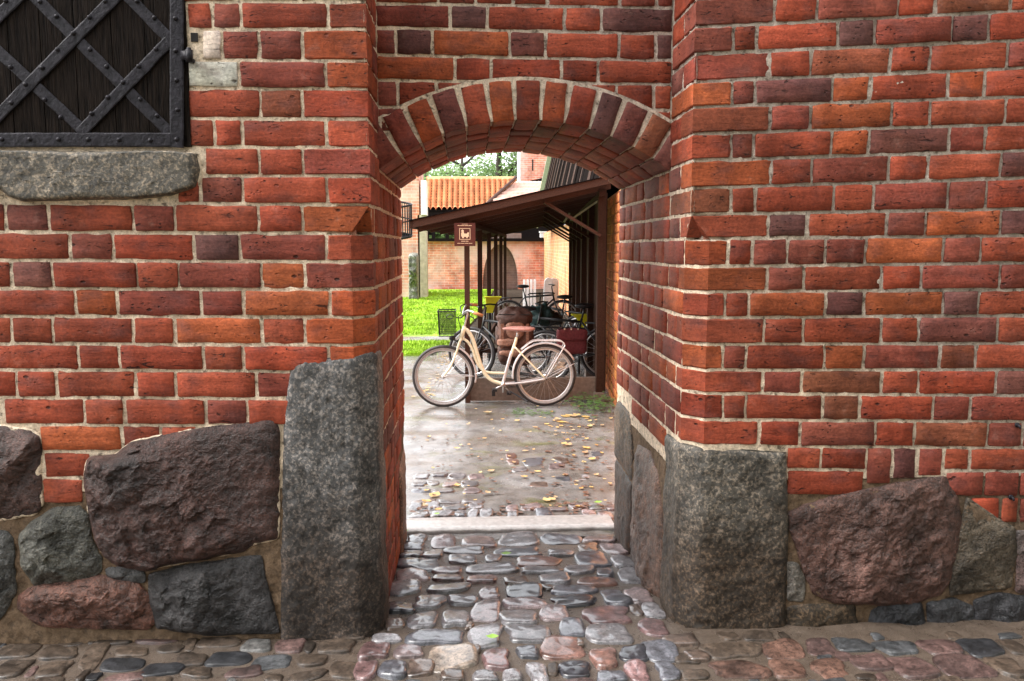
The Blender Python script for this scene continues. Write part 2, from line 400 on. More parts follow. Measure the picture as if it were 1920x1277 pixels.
BR = [([1300, 1375, 1420, 1572, 1642, 1784, 1855, 2010], 'RRRDRDR'), ([1300, 1453, 1533, 1685, 1755, 1896, 2040], 'DRDRBR'), ([1300, 1375, 1420, 1572, 1641, 1785, 1855, 2010], 'DRRVDVR'),
      ([1300, 1444, 1521, 1670, 1744, 1890, 2040], 'DRBRRD'), ([1300, 1373, 1417, 1561, 1632, 1778, 1848, 1995], 'ODVOROR'),
      ([1300, 1444, 1520, 1673, 1745, 1886, 2035], 'BDORRR'), ([1300, 1372, 1414, 1559, 1630, 1780, 1849, 1995], 'RDROPDR'),
      ([1300, 1447, 1523, 1667, 1740, 1878, 2030], 'ORDRRP'), ([1300, 1371, 1416, 1564, 1638, 1779, 1850, 1995], 'BRRRDDR'),
      ([1300, 1441, 1514, 1664, 1736, 1877, 2030], 'RVRDOV'), ([1300, 1366, 1411, 1477, 1549, 1623, 1770, 1839, 1990], 'ORDDDODR'),
      ([1300, 1438, 1508, 1654, 1729, 1875, 2030], 'ODRRDD'), ([1300, 1360, 1404, 1548, 1621, 1769, 1835, 1990], 'RROVOVR'),
      ([1300, 1432, 1506, 1653, 1723, 1871, 2030], 'RRRRPR'), ([1300, 1356, 1399, 1546, 1620, 1763, 1830, 1985], 'ODRODBR'),
      ([1300, 1431, 1504, 1654, 1723, 1868, 2030], 'RDBRRP'), ([1300, 1356, 1399, 1543, 1612, 1751, 1820, 1970], 'RRRBRDD'),
      ([1300, 1424, 1501, 1642, 1715, 1853, 1919, 2000], 'RRDRBDD'), ([1474, 1540, 1625, 1673.5, 1721, 1770, 1819, 2000], 'RRDVDRR'),
      ([1474, 1621, None, 1772, 1846, 1912, 2000], 'R  DDD'), ([1820, 1876, 1911, 2000], 'RRD')]
class Side:
    def __init__(s, sg, xc, J, xa, xb, k):
        s.sg, s.xc = sg, xc
        s.rows = [((onY(xa, a, 0)), (onY(xb, b, 0))) for a, b in J]
        s.vt, s.vb = s.Z(k, 0), s.Z(k+1, 0)
    def U(s, X): return s.sg*(X-s.xc)
    def Z(s, i, u):
        A, B = s.rows[i]; X = s.xc+s.sg*min(u, 0); return A.z+(B.z-A.z)*(X-A.x)/(B.x-A.x)
    def c(s, v): return CH*min(1, max(0, (s.vt-v)/(s.vt-s.vb)))
    def P(s, u, v, w):
        c = s.c(v)
        if u < -c-1e-7: x, y, nx, ny = u, 0, 0, -1
        elif u > c+1e-7: x, y, nx, ny = 0, u, 1, 0
        elif c < 1e-6: x, y, nx, ny = 0, 0, 1, -1
        else:
            t = (u+c)/(2*c); x, y = -c+t*c, t*c; q = .70711; nx, ny = q, -q
            if u < -c+1e-7: nx, ny = q/(1+q), (-q-1)/(1+q)
            elif u > c-1e-7: nx, ny = (q+1)/(1+q), -q/(1+q)
        return (s.xc+s.sg*(x+nx*w), y+ny*w, v)
    def kinks(s): return True
SL = Side(1, XL, JL, 0, 690, 8); SR = Side(-1, XR, JR, 1900, 1300, 9)

def piece(name, P, ulo, uhi, vlo, vhi, mat, parent, color, depth=.045, jit=.0014, rnd=.0038, side=None, nu=None, bulge=.0015, label=None):
    """one brick: ulo/uhi functions of t (0 bottom..1 top), vlo/vhi functions of u"""
    um = .5*(ulo(.5)+uhi(.5)); L = uhi(.5)-ulo(.5); H = vhi(um)-vlo(um)
    if L < .012 or H < .01: return None
    e = min(.3, rnd/L); eh = min(.3, rnd/H)
    k = max(2, int(round(L/.05))) if nu is None else nu
    S = [0, e]+[e+(1-2*e)*i/k for i in range(1, k)]+[1-e, 1]
    T = [0, eh, .35, .68, 1-eh, 1]
    nS, nT = len(S), len(T)
    # bent bricks follow the chamfered corner: front columns, the two arrises, side columns
    bent = side is not None and ulo(.5) < -.03 and uhi(.5) > .03
    if bent:
        na = max(2, int(round(-ulo(.5)/.05))); nb_ = max(2, int(round(uhi(.5)/.05)))
        S = [0, .06]+[i/na for i in range(1, na)]+[('k', -1), ('k', 0), ('k', 1)]+[('s', i/nb_) for i in range(1, nb_)]+[('s', .94), ('s', 1)]
    nS, nT = len(S), len(T); vs = []
    for j, t in enumerate(T):
        for i, s in enumerate(S):
            bd = i in (0, nS-1) or j in (0, nT-1)
            cn = i in (0, nS-1) and j in (0, nT-1); kk = False
            v = vlo(um)+(vhi(um)-vlo(um))*t
            if bent:
                c = max(side.c(v), 1e-5)
                if not isinstance(s, tuple): u = ulo(t)+(-c-ulo(t))*s
                elif s[0] == 'k': u = s[1]*c; kk = True
                else: u = c+(uhi(t)-c)*s[1]
            else: u = ulo(t)+(uhi(t)-ulo(t))*s
            a, b = vlo(u), vhi(u); v = a+(b-a)*t
            if kk: u = s[1]*max(side.c(v), 1e-5)
            wv = 0
            if bd:
                q = jit*(1.6 if random.random() < .12 else 1)
                if not kk: u += random.gauss(0, q)*(1 if i in (0, nS-1) else .3)
                v += random.gauss(0, q)*(1 if j in (0, nT-1) else .3); wv = -rnd*.9+random.gauss(0, .0008)
                if cn: u += (.004 if i == 0 else -.004)*random.random(); v += (.004 if j == 0 else -.004)*random.random()
            else: wv = random.gauss(0, .0007)+bulge*(random.random()-.3)
            if kk:
                cv = side.c(v); u = s[1]*max(cv, 1e-5); wv = wv-.0008
                if s[1] == 0 and 1e-4 < cv < CH-1e-4: wv -= .045*cv/CH      # hollow of the chamfer stop
            vs.append((u, v, wv))
    fs = [(j*nS+i, j*nS+i+1, (j+1)*nS+i+1, (j+1)*nS+i) for j in range(nT-1) for i in range(nS-1)]
    ring = [i for i in range(nS)]+[j*nS+nS-1 for j in range(1, nT)]+[(nT-1)*nS+i for i in range(nS-2, -1, -1)]+[j*nS for j in range(nT-2, 0, -1)]
    n0 = len(vs); m = len(ring)
    for r in ring: vs.append(vs[r])
    for r in ring: vs.append((vs[r][0], vs[r][1], -depth))
    for k_ in range(m): fs.append((n0+(k_+1) % m, n0+k_, n0+m+k_, n0+m+(k_+1) % m))
    pts = [P(*v) for v in vs]
    if side is not None and side.sg < 0: fs = [f[::-1] for f in fs]
    o = mesh(name, pts, fs, mat, parent, True, color)
    if bent: o.data.set_sharp_from_angle(angle=math.radians(24))
    return o
tilt = random.uniform(-.002, .002)
def rowbrick(side, i, u0, u1, k, name='brick', drop=0):
    w0 = max(-.001, random.gauss(.001, .0022)); tl = random.gauss(0, .003); sk = random.gauss(0, .0015)
    P = lambda u, v, w: side.P(u, v, w+w0+(0 if u > -.1 else tl*(u-.5*(u0+u1))))
    hj = HJ*random.uniform(.75, 1.15)
    return piece(name, P, lambda t: u0+hj+sk*(t-.5), lambda t: u1-hj+sk*(t-.5), lambda u: side.Z(i+1, u)+HJ*.95-drop, lambda u: side.Z(i, u)-HJ*.95,
                 M['brick'], wall, bcol(k), side=side)
def build_side(side, rows, right):
    nfront = len(rows)
    for i, (js, ks) in enumerate(rows):
        ymid = .5*(side.rows[i][0].z+side.rows[i+1][0].z)
        segs = []
        for a, b, k in zip(js, js[1:], ks):
            if a is None or b is None: continue
            A = onY(a, 638, 0); zm = .5*(side.Z(i, -.5)+side.Z(i+1, -.5))
            # pixel -> u at the row's height
            def u_at(px):
                lo = 500
                p = None
                py = 600
                for _ in range(4):
                    p = onY(px, py, 0); q = onY(px, py+10, 0); zz = .5*(side.Z(i, side.U(p.x))+side.Z(i+1, side.U(p.x)))
                    py += 10*(zz-p.z)/(q.z-p.z)
                return side.U(onY(px, py, 0).x)
            ua, ub = u_at(a), u_at(b)
            if right and a == 1300: ua = 0
            if not right and b in (691, 699): ub = 0
            if right: ua, ub = ub, ua
            segs.append([ua, ub, k, a])
        corner = max(segs, key=lambda s: s[1])
        has = corner[1] > -.03
        end = None
        if has:
            end = .155 if (i % 2 == 0) == (not right) else .075
            if i < (9 if right else 8): end = .16 if (i % 2 == 0) == (not right) else .33-.01
            if right and i >= 18 or (not right and i >= 14): end = None
        for s in segs:
            if has and s is corner and end is not None: s[1] = end+HJ
            drop = {1625: .06, 1673.5: .038, 1721: .026}.get(s[3], 0) if right and i == 18 else 0
            rowbrick(side, i, s[0], s[1], s[2], drop=drop)
        yield i, end
def arch_setup():
    a = onY(711, 316, YR); b = onY(1257, 324, YR); c = onY(980, 226, YR)
    zs = .5*(a.z+b.z); rise = c.z-zs; hw = (XR-XL)/2
    R = (hw*hw+rise*rise)/(2*rise); return zs, R, c.z-R, (XL+XR)/2
ZS, RA, ZC, XM = arch_setup()
def fill(side, i, u0, umax, name='jamb_brick', vclip=None):
    k = i % 2; u = u0
    while u < umax-.03:
        L = (.315 if k == 0 else .16)*random.uniform(.95, 1.05); k ^= 1
        e = min(u+L, umax)
        if umax-e < .05: e = umax
        top = lambda uu: side.Z(i, 0)-HJ*.95
        if vclip is not None and side.Z(i, 0) > vclip: top = lambda uu: vclip-.004
        hj = .0085; w0 = abs(random.gauss(0, .002))
        P = lambda a, b, w: side.P(a, b, w+w0)
        if top(0)-side.Z(i+1, 0) > .02:
            uu0, uu1 = u, e
            piece(name, P, lambda t: uu0+hj, lambda t: uu1-hj, lambda a: side.Z(i+1, 0)+HJ*.95, top, M['brick'], wall, bcol(random.choice('RRRDRRPOO')), side=None if side.sg > 0 else side, nu=3, rnd=.0045)
        u = e
for side, rows, right in ((SL, BL, False), (SR, BR, True)):
    ends = dict(build_side(side, rows, right))
    for i in range(len(side.rows)-1):
        zt, zb = side.Z(i, 0), side.Z(i+1, 0)
        st = ends.get(i)
        if st is None:
            if zb < -.05: continue
            st = .285
            if right and i >= 19: continue
        st += HJ
        if zb > ZS-.005:
            fill(side, i, st, YR-.004+HJ)
        else:
            if zt > ZS:   # the springing course
                fill(side, i, st, YR+HJ)
                fill(side, i, max(st, YR+HJ), YB, vclip=ZS)
            else:
                fill(side, i, st, 1.02 if (right and i >= 18) else YB)
    if not right:      # the inner jamb goes on in brick down to the ground
        z = side.Z(len(side.rows)-1, 0); n = 0
        zr = [side.Z(len(side.rows)-1, 0)]
        while zr[-1] > -.02: zr.append(zr[-1]-.1)
        for a, b in zip(zr, zr[1:]):
            u = .285+HJ; k = n % 2; n += 1
            while u < 1.0:
                e = u+(.31 if k else .155); k ^= 1
                uu0, uu1, aa, bb = u, e, a, b
                piece('jamb_brick', side.P, lambda t: uu0+HJ, lambda t: uu1-HJ, lambda q: bb+HJ, lambda q: aa-HJ, M['brick'], wall, bcol(random.choice('RRDDOR')), nu=2)
                u = e
# spandrel courses above the arch
JS = [(-90, -86), (-44, -38), (6, 14.5), (52, 63), (103, 113), (150, 158.5), (200, 207), (250, 256)]
BS = [([712, 844, 914, 1059, 1128, 1262], 'RDRRD'), ([712, 822, 892, 962, 1026, 1163, 1232, 1262], 'RDRRRDD'), ([712, 844, 914, 1059, 1128, 1262], 'DVRRV'), ([712, 742, 811, 956, 1023, 1161, 1230, 1262], 'DVOPRRV'),
      ([712, 853, 921, 1053, 1122, 1262], 'ORRRR'), ([712, 746, 819, 905, None, 1080, 1156, 1226, 1262], 'DRR  RRR'), ([712, 770, None, 1212, 1262], 'D  R')]
def sp(px, py): return onY(px, py, YR)
for i, (js, ks) in enumerate(BS):
    def zl(k, X):
        a = sp(712, JS[k][0]); b = sp(1262, JS[k][1]); return a.z+(b.z-a.z)*(X-a.x)/(b.x-a.x)
    for a, b, k in zip(js, js[1:], ks.replace('  ', '  ')[:len(js)-1]):
        if a is None or b is None: continue
        ym = .5*(JS[i][0]+JS[i+1][0]); xa, xb = sp(a, ym).x, sp(b, ym).x
        if a == 712: xa = XL-.004
        if b == 1262: xb = XR+.004
        if k == ' ': k = 'R'
        w0 = abs(random.gauss(0, .0015))
        piece('brick', lambda u, v, w: (u, YR-w-w0, v), lambda t: xa+HJ, lambda t: xb-HJ, lambda u: zl(i+1, u)+HJ, lambda u: zl(i, u)-HJ, M['brick'], wall, bcol(k))
# arch ring: joints traced along the intrados
jpx = [(753, 292.7), (790, 270), (830, 249), (875.7, 237.7), (921, 226.4), (966, 224.8), (1013, 225), (1058, 230), (1105, 241), (1145.7, 254), (1187.8, 275), (1223, 299)]
def ang(px, py):
    p = sp(px, py); return math.atan2(p.x-XM, p.z-ZC)
amax = math.asin((XR-XL)/2/RA)
th = [-amax]+sorted(ang(*q) for q in jpx)+[amax]
vk = 'DDOPRORORVPBP'
for k in range(len(th)-1):
    a, b = th[k], th[k+1]; tm = .5*(a+b); hw = (b-a)/2*RA-HJ*.8
    first, last = k == 0, k == len(th)-2
    er = (math.sin(tm), math.cos(tm)); et = (math.cos(tm), -math.sin(tm)); fl = random.gauss(0, .0015)
    def P(s, r, w, er=er, et=et, fl=fl): return (XM+er[0]*(RA+r)+et[0]*s, YR-.0105-fl-w, ZC+er[1]*(RA+r)+et[1]*s)
    cl = bcol(vk[k]); dep = .15 if k % 2 else .29
    top = .158+random.gauss(0, .002)
    piece('voussoir', P, lambda t: -hw, lambda t: hw, lambda u: .0, lambda u: top, M['brick'], wall, cl, depth=dep-.01, nu=3)
    def Q(s, y, w, er=er, et=et): return (XM+er[0]*(RA-w)+et[0]*s, y, ZC+er[1]*(RA-w)+et[1]*s)
    y = YR+dep; f = k % 2
    while y < YB-.02:
        e = min(y+(.31 if f else .16), YB); f ^= 1
        if YB-e < .06: e = YB
        yy0, yy1 = y, e; w0 = abs(random.gauss(0, .002))
        piece('soffit_brick', lambda s, v, w: Q(s, v, w+w0), lambda t: -hw-.003, lambda t: hw+.003, lambda u: yy0+.006, lambda u: yy1-.006, M['brick'], wall, bcol(random.choice('DRRBDB')), nu=2)
        y = e
# ---------------- mortar
def sheet(name, P, us, vs, keep=None, amp=.003, base=-.0048, cap=-.0022, seed=0, mat='mortar', flip=False):
    nu, nv = len(us), len(vs)
    pts = np.array([P(u, v, 0) for v in vs for u in us])
    d = np.minimum(base+amp*fbm(pts, 34, 3, seed)+amp*.7*np.clip(fbm(pts, 9, 2, seed+9), -1.2, .4), cap)
    dd = d.reshape(nv, nu)
    V = [P(u, v, dd[j, i]) for j, v in enumerate(vs) for i, u in enumerate(us)]
    F = [(j*nu+i, j*nu+i+1, (j+1)*nu+i+1, (j+1)*nu+i) for j in range(nv-1) for i in range(nu-1) if keep is None or keep(us[i], vs[j])]
    if flip: F = [f[::-1] for f in F]
    return mesh(name, V, F, M[mat], wall, True)
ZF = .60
for side, left in ((SL, -1.62), (SR, -1.42)):
    us = list(np.arange(left, -CH, .009))+[-CH]
    inner = list(np.linspace(-1, 1, 14)[1:-1]); us2 = [CH]+list(np.arange(CH+.01, YB, .011))+[YB]
    allu = [('f', u) for u in us[:-1]]+[('k', -1)]+[('k', t) for t in inner]+[('k', 1)]+[('f', u) for u in us2[1:]]
    def P(q, v, w, side=side):
        c = side.c(v)
        if q[0] == 'k': u = q[1]*max(c, 1e-5); w = w-(.07 if 1e-4 < c < CH-1e-4 else .004 if c < CH else .0015)
        else:
            u = q[1]
            if u < 0:
                if 1e-4 < c < CH-1e-4 and u > -.16: w = w-.012
                u = u+(CH-c)*max(0, 1-(-CH-u)/.2)
            else: u = u-(CH-c)*max(0, 1-(u-CH)/.2); w = w+.001
        return side.P(u, v, w)
    sheet('mortar', P, allu, list(np.arange(ZF, ZTOP+.1, .009)), seed=3 if left < -1.5 else 5, flip=side.sg < 0)
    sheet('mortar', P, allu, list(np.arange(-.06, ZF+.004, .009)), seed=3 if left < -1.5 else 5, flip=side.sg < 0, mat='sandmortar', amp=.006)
sheet('mortar', lambda u, v, w: (u, YR-w, v), list(np.arange(XL-.02, XR+.03, .009)), list(np.arange(ZS-.03, ZTOP+.1, .009)),
      keep=lambda u, v: math.hypot(u-XM, v-ZC) > RA+.012 or v < ZC, seed=8)
# mortar line hugging the back of the arch ring and between its bricks
sheet('mortar', lambda a, r, w: (XM+math.sin(a)*r, YR-.0005-w, ZC+math.cos(a)*r), list(np.linspace(-amax, amax, 150)), list(np.linspace(RA+.004, RA+.173, 22)), base=.003, amp=.0015, cap=.0055, seed=12)
sheet('mortar', lambda a, y, w: (XM+math.sin(a)*(RA-w), y, ZC+math.cos(a)*(RA-w)), list(np.linspace(-amax-.02, amax+.02, 120)), list(np.linspace(YR+.012, YB, 110)), base=-.011, cap=-.008, seed=14, flip=True)
# solid masonry behind the faces
core = MB()
core.box(((XL-.06-5)/2-.0, .75, 1.9), (XL-.06+5, 1.40, 4.2)); core.box(((XR+.06+5)/2, .75, 1.9), (5-XR-.06, 1.40, 4.2))
prof = [(XL-.07, 4.0), (XL-.07, ZS+.01)]+[(XM+math.sin(a)*(RA+.02), ZC+math.cos(a)*(RA+.02)) for a in np.linspace(-amax, amax, 20)]+[(XR+.07, ZS+.01), (XR+.07, 4.0)]
for a, b in zip(prof[1:], prof[2:]):
    core.prism([(a[0], a[1]), (b[0], b[1]), (b[0], 4.0), (a[0], 4.0)], 'y', YR+.03, YB-.06)
core.build('wall_core', M['farX'], wall)

# unseen castle range and wing, added behind the viewpoint to shade the gate wall
lane = thing('added_shade_range', 'unseen grey stone range added behind the viewpoint to shade the gate wall', 'building', (0, -7, 0))
MB().box((1.2, -7.4, 4.2), (12, .8, 8.5)).build('wall_body', M['greystone'], lane); MB().box((1.2, -7.4, 8.55), (12.4, 1.1, .2)).build('coping', M['tile'], lane)
MB().box((5.0, -3.65, 3.4), (.8, 6.6, 6.9)).build('added_shade_wing', M['greystone'], lane); MB().box((5.0, -3.65, 6.95), (1.1, 6.8, .2)).build('coping', M['tile'], lane)  # added wing, cuts off sky light from the right
for k in range(-1, 2):
    MB().box((k*3.0, -6.99, 3.1), (1.0, .06, 1.6)).build('window', M['void'], lane); MB().box((k*3.0, -6.95, 2.22), (1.3, .2, .14)).build('sill', M['palestone'], lane)
# ---------------- stones
def grow(poly, g):
    c = sum((Vector((*p, 0)) for p in poly), Vector())/len(poly); r = []
    for p in poly:
        d = Vector((*p, 0))-c; d = d*(1+g/d.length); r.append((c.x+d.x, c.y+d.y))
    return r
def resample(poly, n):
    P = [Vector(p) for p in poly]; m = len(P); L = [(P[(i+1) % m]-P[i]).length for i in range(m)]; T = sum(L); r = []
    k = 0; acc = 0
    for i in range(n):
        d = T*i/n
        while acc+L[k] < d: acc += L[k]; k += 1
        r.append(P[k].lerp(P[(k+1) % m], (d-acc)/L[k]))
    return r
def smooth(r, it=2):
    for _ in range(it): r = [(r[i-1]+r[i]*2+r[(i+1) % len(r)])/4 for i in range(len(r))]
    return r
def boulder(name, poly, color, P, prot=.03, amp=.012, n=180, K=50, seed=0, mat='boulder', rough=6.0, sm=2, round_=.06, parent=None, fac=1.0):
    if mat == 'boulder': poly = grow(poly, .008)
    b = smooth(resample([(x, y, 0) for x, y in poly], n), sm)
    c = sum(b, Vector())/n; B = np.array([(p.x, p.y) for p in b]); C = np.array((c.x, c.y))
    ph = np.arange(n)
    V = []; W = []
    for k in range(K+1):
        t = (k/K)**1.15; q = B+(C-B)*t if k < K else np.repeat(C[None], n, 0)
        dist = np.linalg.norm(q-B, axis=1); V.append(q); W.append(prot*(1-np.exp(-dist/round_*2.2)))
    V = np.concatenate(V); W = np.concatenate(W)
    pp = np.c_[V, np.full(len(V), seed*3.7)]
    rs_ = np.random.RandomState(seed+100); lo, hi = B.min(0), B.max(0); sz = max(hi-lo)
    def facets(m, tilt):
        S_ = lo+(hi-lo)*rs_.rand(m, 2); G = rs_.randn(m, 2)*tilt; H = rs_.rand(m)*.6
        q = V+.012*np.c_[fbm(pp, 12, 2, seed+31), fbm(pp, 12, 2, seed+32)]
        return np.min(H[None]+((q[:, None, :]-S_[None])*G[None]).sum(2)*1.0, axis=1)
    fc = facets(14, 6.0/sz); fc = np.clip((fc-np.median(fc)), -1.4, 1.2)
    S2 = lo+(hi-lo)*rs_.rand(max(20, int(90*sz)), 2); G2 = rs_.randn(len(S2), 2)
    qq = V+.010*np.c_[fbm(pp, 25, 2, seed+41), fbm(pp, 25, 2, seed+42)]
    dd = ((qq[:, None, :]-S2[None])**2).sum(2); nn_ = dd.argmin(1); chip = ((qq-S2[nn_])*G2[nn_]).sum(1)/.06
    f2 = fbm(pp, 28, 4, seed+5, .6)
    edge = np.clip(W/prot*1.4, .12, 1)
    W0 = W.copy()
    W = W+amp*edge*(.95*fc+.42*np.clip(chip, -1, 1)+.32*f2+.25*fbm(pp, 5, 2, seed))
    W = np.maximum(W, W0*.55+np.minimum(.004, W0)*f2)
    V = V+.003*np.c_[fbm(pp, 30, 2, seed+2), fbm(pp, 30, 2, seed+3)]
    pts = [P(a, z, w_) for (a, z), w_ in zip(V, W)]+[P(a, z, -.05) for a, z in B]
    F = []
    for k in range(K):
        for i in range(n):
            j = (i+1) % n
            F.append((k*n+i, k*n+j, (k+1)*n+j, (k+1)*n+i))
    s0 = (K+1)*n
    for i in range(n): F.append((i, s0+i, s0+(i+1) % n, (i+1) % n))
    o = mesh(name, pts, F, M[mat], parent or wall, True, color)
    bm = bmesh.new(); bm.from_mesh(o.data); bmesh.ops.remove_doubles(bm, verts=bm.verts, dist=1e-5); bmesh.ops.recalc_face_normals(bm, faces=bm.faces); bm.to_mesh(o.data); bm.free()
    return o
FP = lambda a, z, w: (a, -w, z)
def z3(pts): return [(lambda p: (p.x, p.z))(onY(x/2.569, 780+y/2.569, 0)) for x, y in pts]
def z7(pts): return [(lambda p: (p.x, p.z))(onY(1140+x/2.4615, 800+y/2.4615, 0)) for x, y in pts]
def pointing(polys, mat='sandmortar', seed=0, g=.022, h=.006):
    for k, q in enumerate(polys): boulder('pointing', grow(q, g), (1, 1, 1), FP, prot=h, amp=.004, n=160, K=14, seed=seed+k, mat=mat, rough=25, sm=1, round_=.01)
L2 = z3([(425, 230), (440, 200), (560, 195), (640, 130), (880, 80), (1120, 45), (1310, 20), (1342, 60), (1338, 300), (1330, 590), (1200, 620), (1160, 650), (870, 700), (720, 735), (590, 720), (500, 660), (470, 580), (435, 450), (415, 300)])
L1 = z3([(-160, 55), (0, 55), (150, 75), (190, 110), (195, 420), (170, 465), (0, 495), (-160, 480)])
L3 = z3([(150, 520), (250, 455), (380, 440), (420, 480), (430, 580), (480, 680), (480, 750), (400, 790), (170, 815), (110, 720), (100, 580)])
L4 = z3([(-150, 560), (30, 560), (60, 600), (70, 850), (0, 975), (-150, 980)])
L5 = z3([(95, 860), (180, 815), (480, 775), (640, 800), (715, 860), (740, 990), (700, 1030), (200, 1010), (90, 930)])
L6 = z3([(720, 770), (860, 730), (1250, 675), (1290, 850), (1345, 1045), (1000, 1050), (760, 1020), (730, 900)])
L7 = z3([(520, 740), (590, 728), (690, 755), (690, 800), (600, 795), (520, 770)])
R2 = z7([(850, 400), (1000, 348), (1180, 312), (1330, 280), (1540, 242), (1600, 340), (1612, 480), (1570, 680), (1530, 760), (1380, 808), (1060, 800), (960, 760), (910, 620), (860, 480)])
R3 = z7([(1665, 345), (1760, 420), (1860, 475), (1872, 560), (1850, 725), (1590, 765), (1600, 620), (1650, 440)])
R4 = z7([(825, 830), (900, 818), (1140, 820), (1160, 950), (1000, 970), (850, 965), (812, 930)])
R5 = z7([(1225, 850), (1330, 800), (1440, 815), (1470, 950), (1200, 955)])
R6 = z7([(1480, 815), (1600, 800), (1680, 830), (1690, 955), (1482, 960)])
R7 = z7([(1698, 800), (1800, 775), (2020, 790), (2020, 970), (1700, 970)])
R8 = z7([(1893, 600), (2050, 590), (2050, 765), (1890, 765)])
R9 = z7([(1888, 485), (2050, 470), (2050, 580), (1895, 585)])
R10 = z7([(830, 630), (880, 640), (905, 720), (900, 800), (832, 800)])
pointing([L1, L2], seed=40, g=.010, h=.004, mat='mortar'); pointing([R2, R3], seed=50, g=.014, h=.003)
boulder('boulder', L2, (.040, .020, .016), FP, .045, .021, n=260, K=80, seed=1, rough=7)
boulder('boulder', L1, (.05, .027, .022), FP, .035, .012, seed=2)
boulder('boulder', L3, (.062, .061, .05), FP, .03, .014, seed=3, rough=9)
boulder('boulder', L4, (.05, .05, .046), FP, .03, .012, seed=4)
boulder('boulder', L5, (.095, .044, .031), FP, .035, .014, seed=5, rough=9)
boulder('boulder', L6, (.036, .034, .034), FP, .03, .014, seed=6, rough=8)
boulder('boulder', L7, (.06, .06, .06), FP, .012, .006, n=50, K=12, seed=7, rough=14)
boulder('boulder', grow(R2, .012), (.072, .038, .030), FP, .035, .017, n=240, K=70, seed=8, rough=7)
boulder('boulder', grow(R3, .012), (.07, .056, .04), FP, .015, .005, seed=9)
boulder('boulder', R4, (.075, .066, .05), FP, .02, .005, n=80, K=20, seed=10, mat='granite')
boulder('boulder', R5, (.02, .021, .024), FP, .02, .009, n=80, K=20, seed=12)
boulder('boulder', R6, (.04, .041, .045), FP, .015, .006, n=80, K=20, seed=13)
boulder('boulder', R7, (.024, .024, .027), FP, .02, .009, n=80, K=20, seed=14)
boulder('boulder', R8, (.09, .06, .055), FP, .02, .008, n=60, K=16, seed=15)
boulder('boulder', R9, (.1, .08, .075), FP, .018, .007, n=60, K=16, seed=16)
boulder('boulder', R10, (.11, .10, .085), FP, .008, .004, n=50, K=12, seed=17)
# granite quoins: wrapped round the chamfered corners
def quoin(side, edge_px, top_px, uend, color, seed, w0=.012):
    E = sorted([(lambda p: (p.z, side.U(p.x)))(onY(x, y, 0)) for x, y in edge_px]); Tp = sorted([(lambda p: (side.U(p.x), p.z))(onY(x, y, 0)) for x, y in top_px])
    ez, eu = zip(*E); tu, tz = zip(*Tp)
    nv_ = 120; S = list(np.linspace(0, 1, 60)); pts = []; nu_ = 0
    cols = [('f', s) for s in np.linspace(0, 1, 62)]+[('k', t) for t in np.linspace(-1, 1, 16)[1:-1]]+[('s', s) for s in np.linspace(0, 1, 26)]
    UV = []
    for j in range(nv_):
        t = j/(nv_-1)
        for kind, s in cols:
            if kind == 'f':
                ue = 0; u = 0; vt = 0
                for _ in range(2):
                    vt = np.interp(u, tu, tz); v = -.06+(vt+.06)*t; ul = np.interp(v, ez, eu); u = ul+(-CH-ul)*s
            elif kind == 'k': u = s*CH; vt = np.interp(u, tu, tz); v = -.06+(vt+.06)*t
            else: u = CH+(uend+.015*math.sin(t*9+seed)-CH)*s; vt = tz[-1]-.012*s; v = -.06+(vt+.06)*t
            de = min((u-np.interp(v, ez, eu)), (uend-u)+.01, (vt-v)*1.0)
            UV.append((u, v, de))
    UV = np.array(UV); pp = np.c_[UV[:, :2], np.full(len(UV), seed)]
    W = w0-.018*np.exp(-np.clip(UV[:, 2], 0, 1)/.012)+.0055*fbm(pp, 7, 3, seed)+.0022*fbm(pp, 45, 4, seed+4, .6)
    kk = np.exp(-(np.abs(np.abs(UV[:, 0])-CH)/.012)**2)*.006; W = W-kk*(.5+1.3*np.clip(fbm(pp, 16, 3, seed+8), 0, 1))
    low = np.clip((.25-UV[:, 1])/.25, 0, 1)*.010; W = W+low
    P = [side.P(u, v, w_) for (u, v, _), w_ in zip(UV, W)]; n = len(cols)
    F = [(j*n+i, j*n+i+1, (j+1)*n+i+1, (j+1)*n+i) for j in range(nv_-1) for i in range(n-1)]
    if side.sg < 0: F = [f[::-1] for f in F]
    # close the rim back into the wall
    rim = [(nv_-1)*n+i for i in range(n)]; m0 = len(P)
    for r in rim: P.append(side.P(UV[r][0], UV[r][1]-.004, -.03))
    F += [(rim[i], rim[i+1], m0+i+1, m0+i) for i in range(n-1)]
    rim = [j*n for j in range(nv_)]; m1 = len(P)
    for r in rim: P.append(side.P(UV[r][0], UV[r][1], -.03))
    F += [(rim[i+1], rim[i], m1+i, m1+i+1) for i in range(nv_-1)]
    rim = [j*n+n-1 for j in range(nv_)]; m1 = len(P)
    for r in rim: P.append(side.P(UV[r][0], UV[r][1], -.03))
    F += [(rim[i], rim[i+1], m1+i+1, m1+i) for i in range(nv_-1)]
    return mesh('granite_quoin', P, F, M['granite'], wall, True, color)
quoin(SL, [(545, 690), (538, 721), (531, 785), (531, 838), (525, 1013), (527, 1195)], [(540, 689), (571, 672), (640, 666), (699, 662)], .27, (.075, .073, .072), 21)
quoin(SR, [(1474, 850), (1479, 1000), (1471, 1200)], [(1476, 848), (1380, 842), (1258, 839)], .29, (.075, .068, .058), 22)
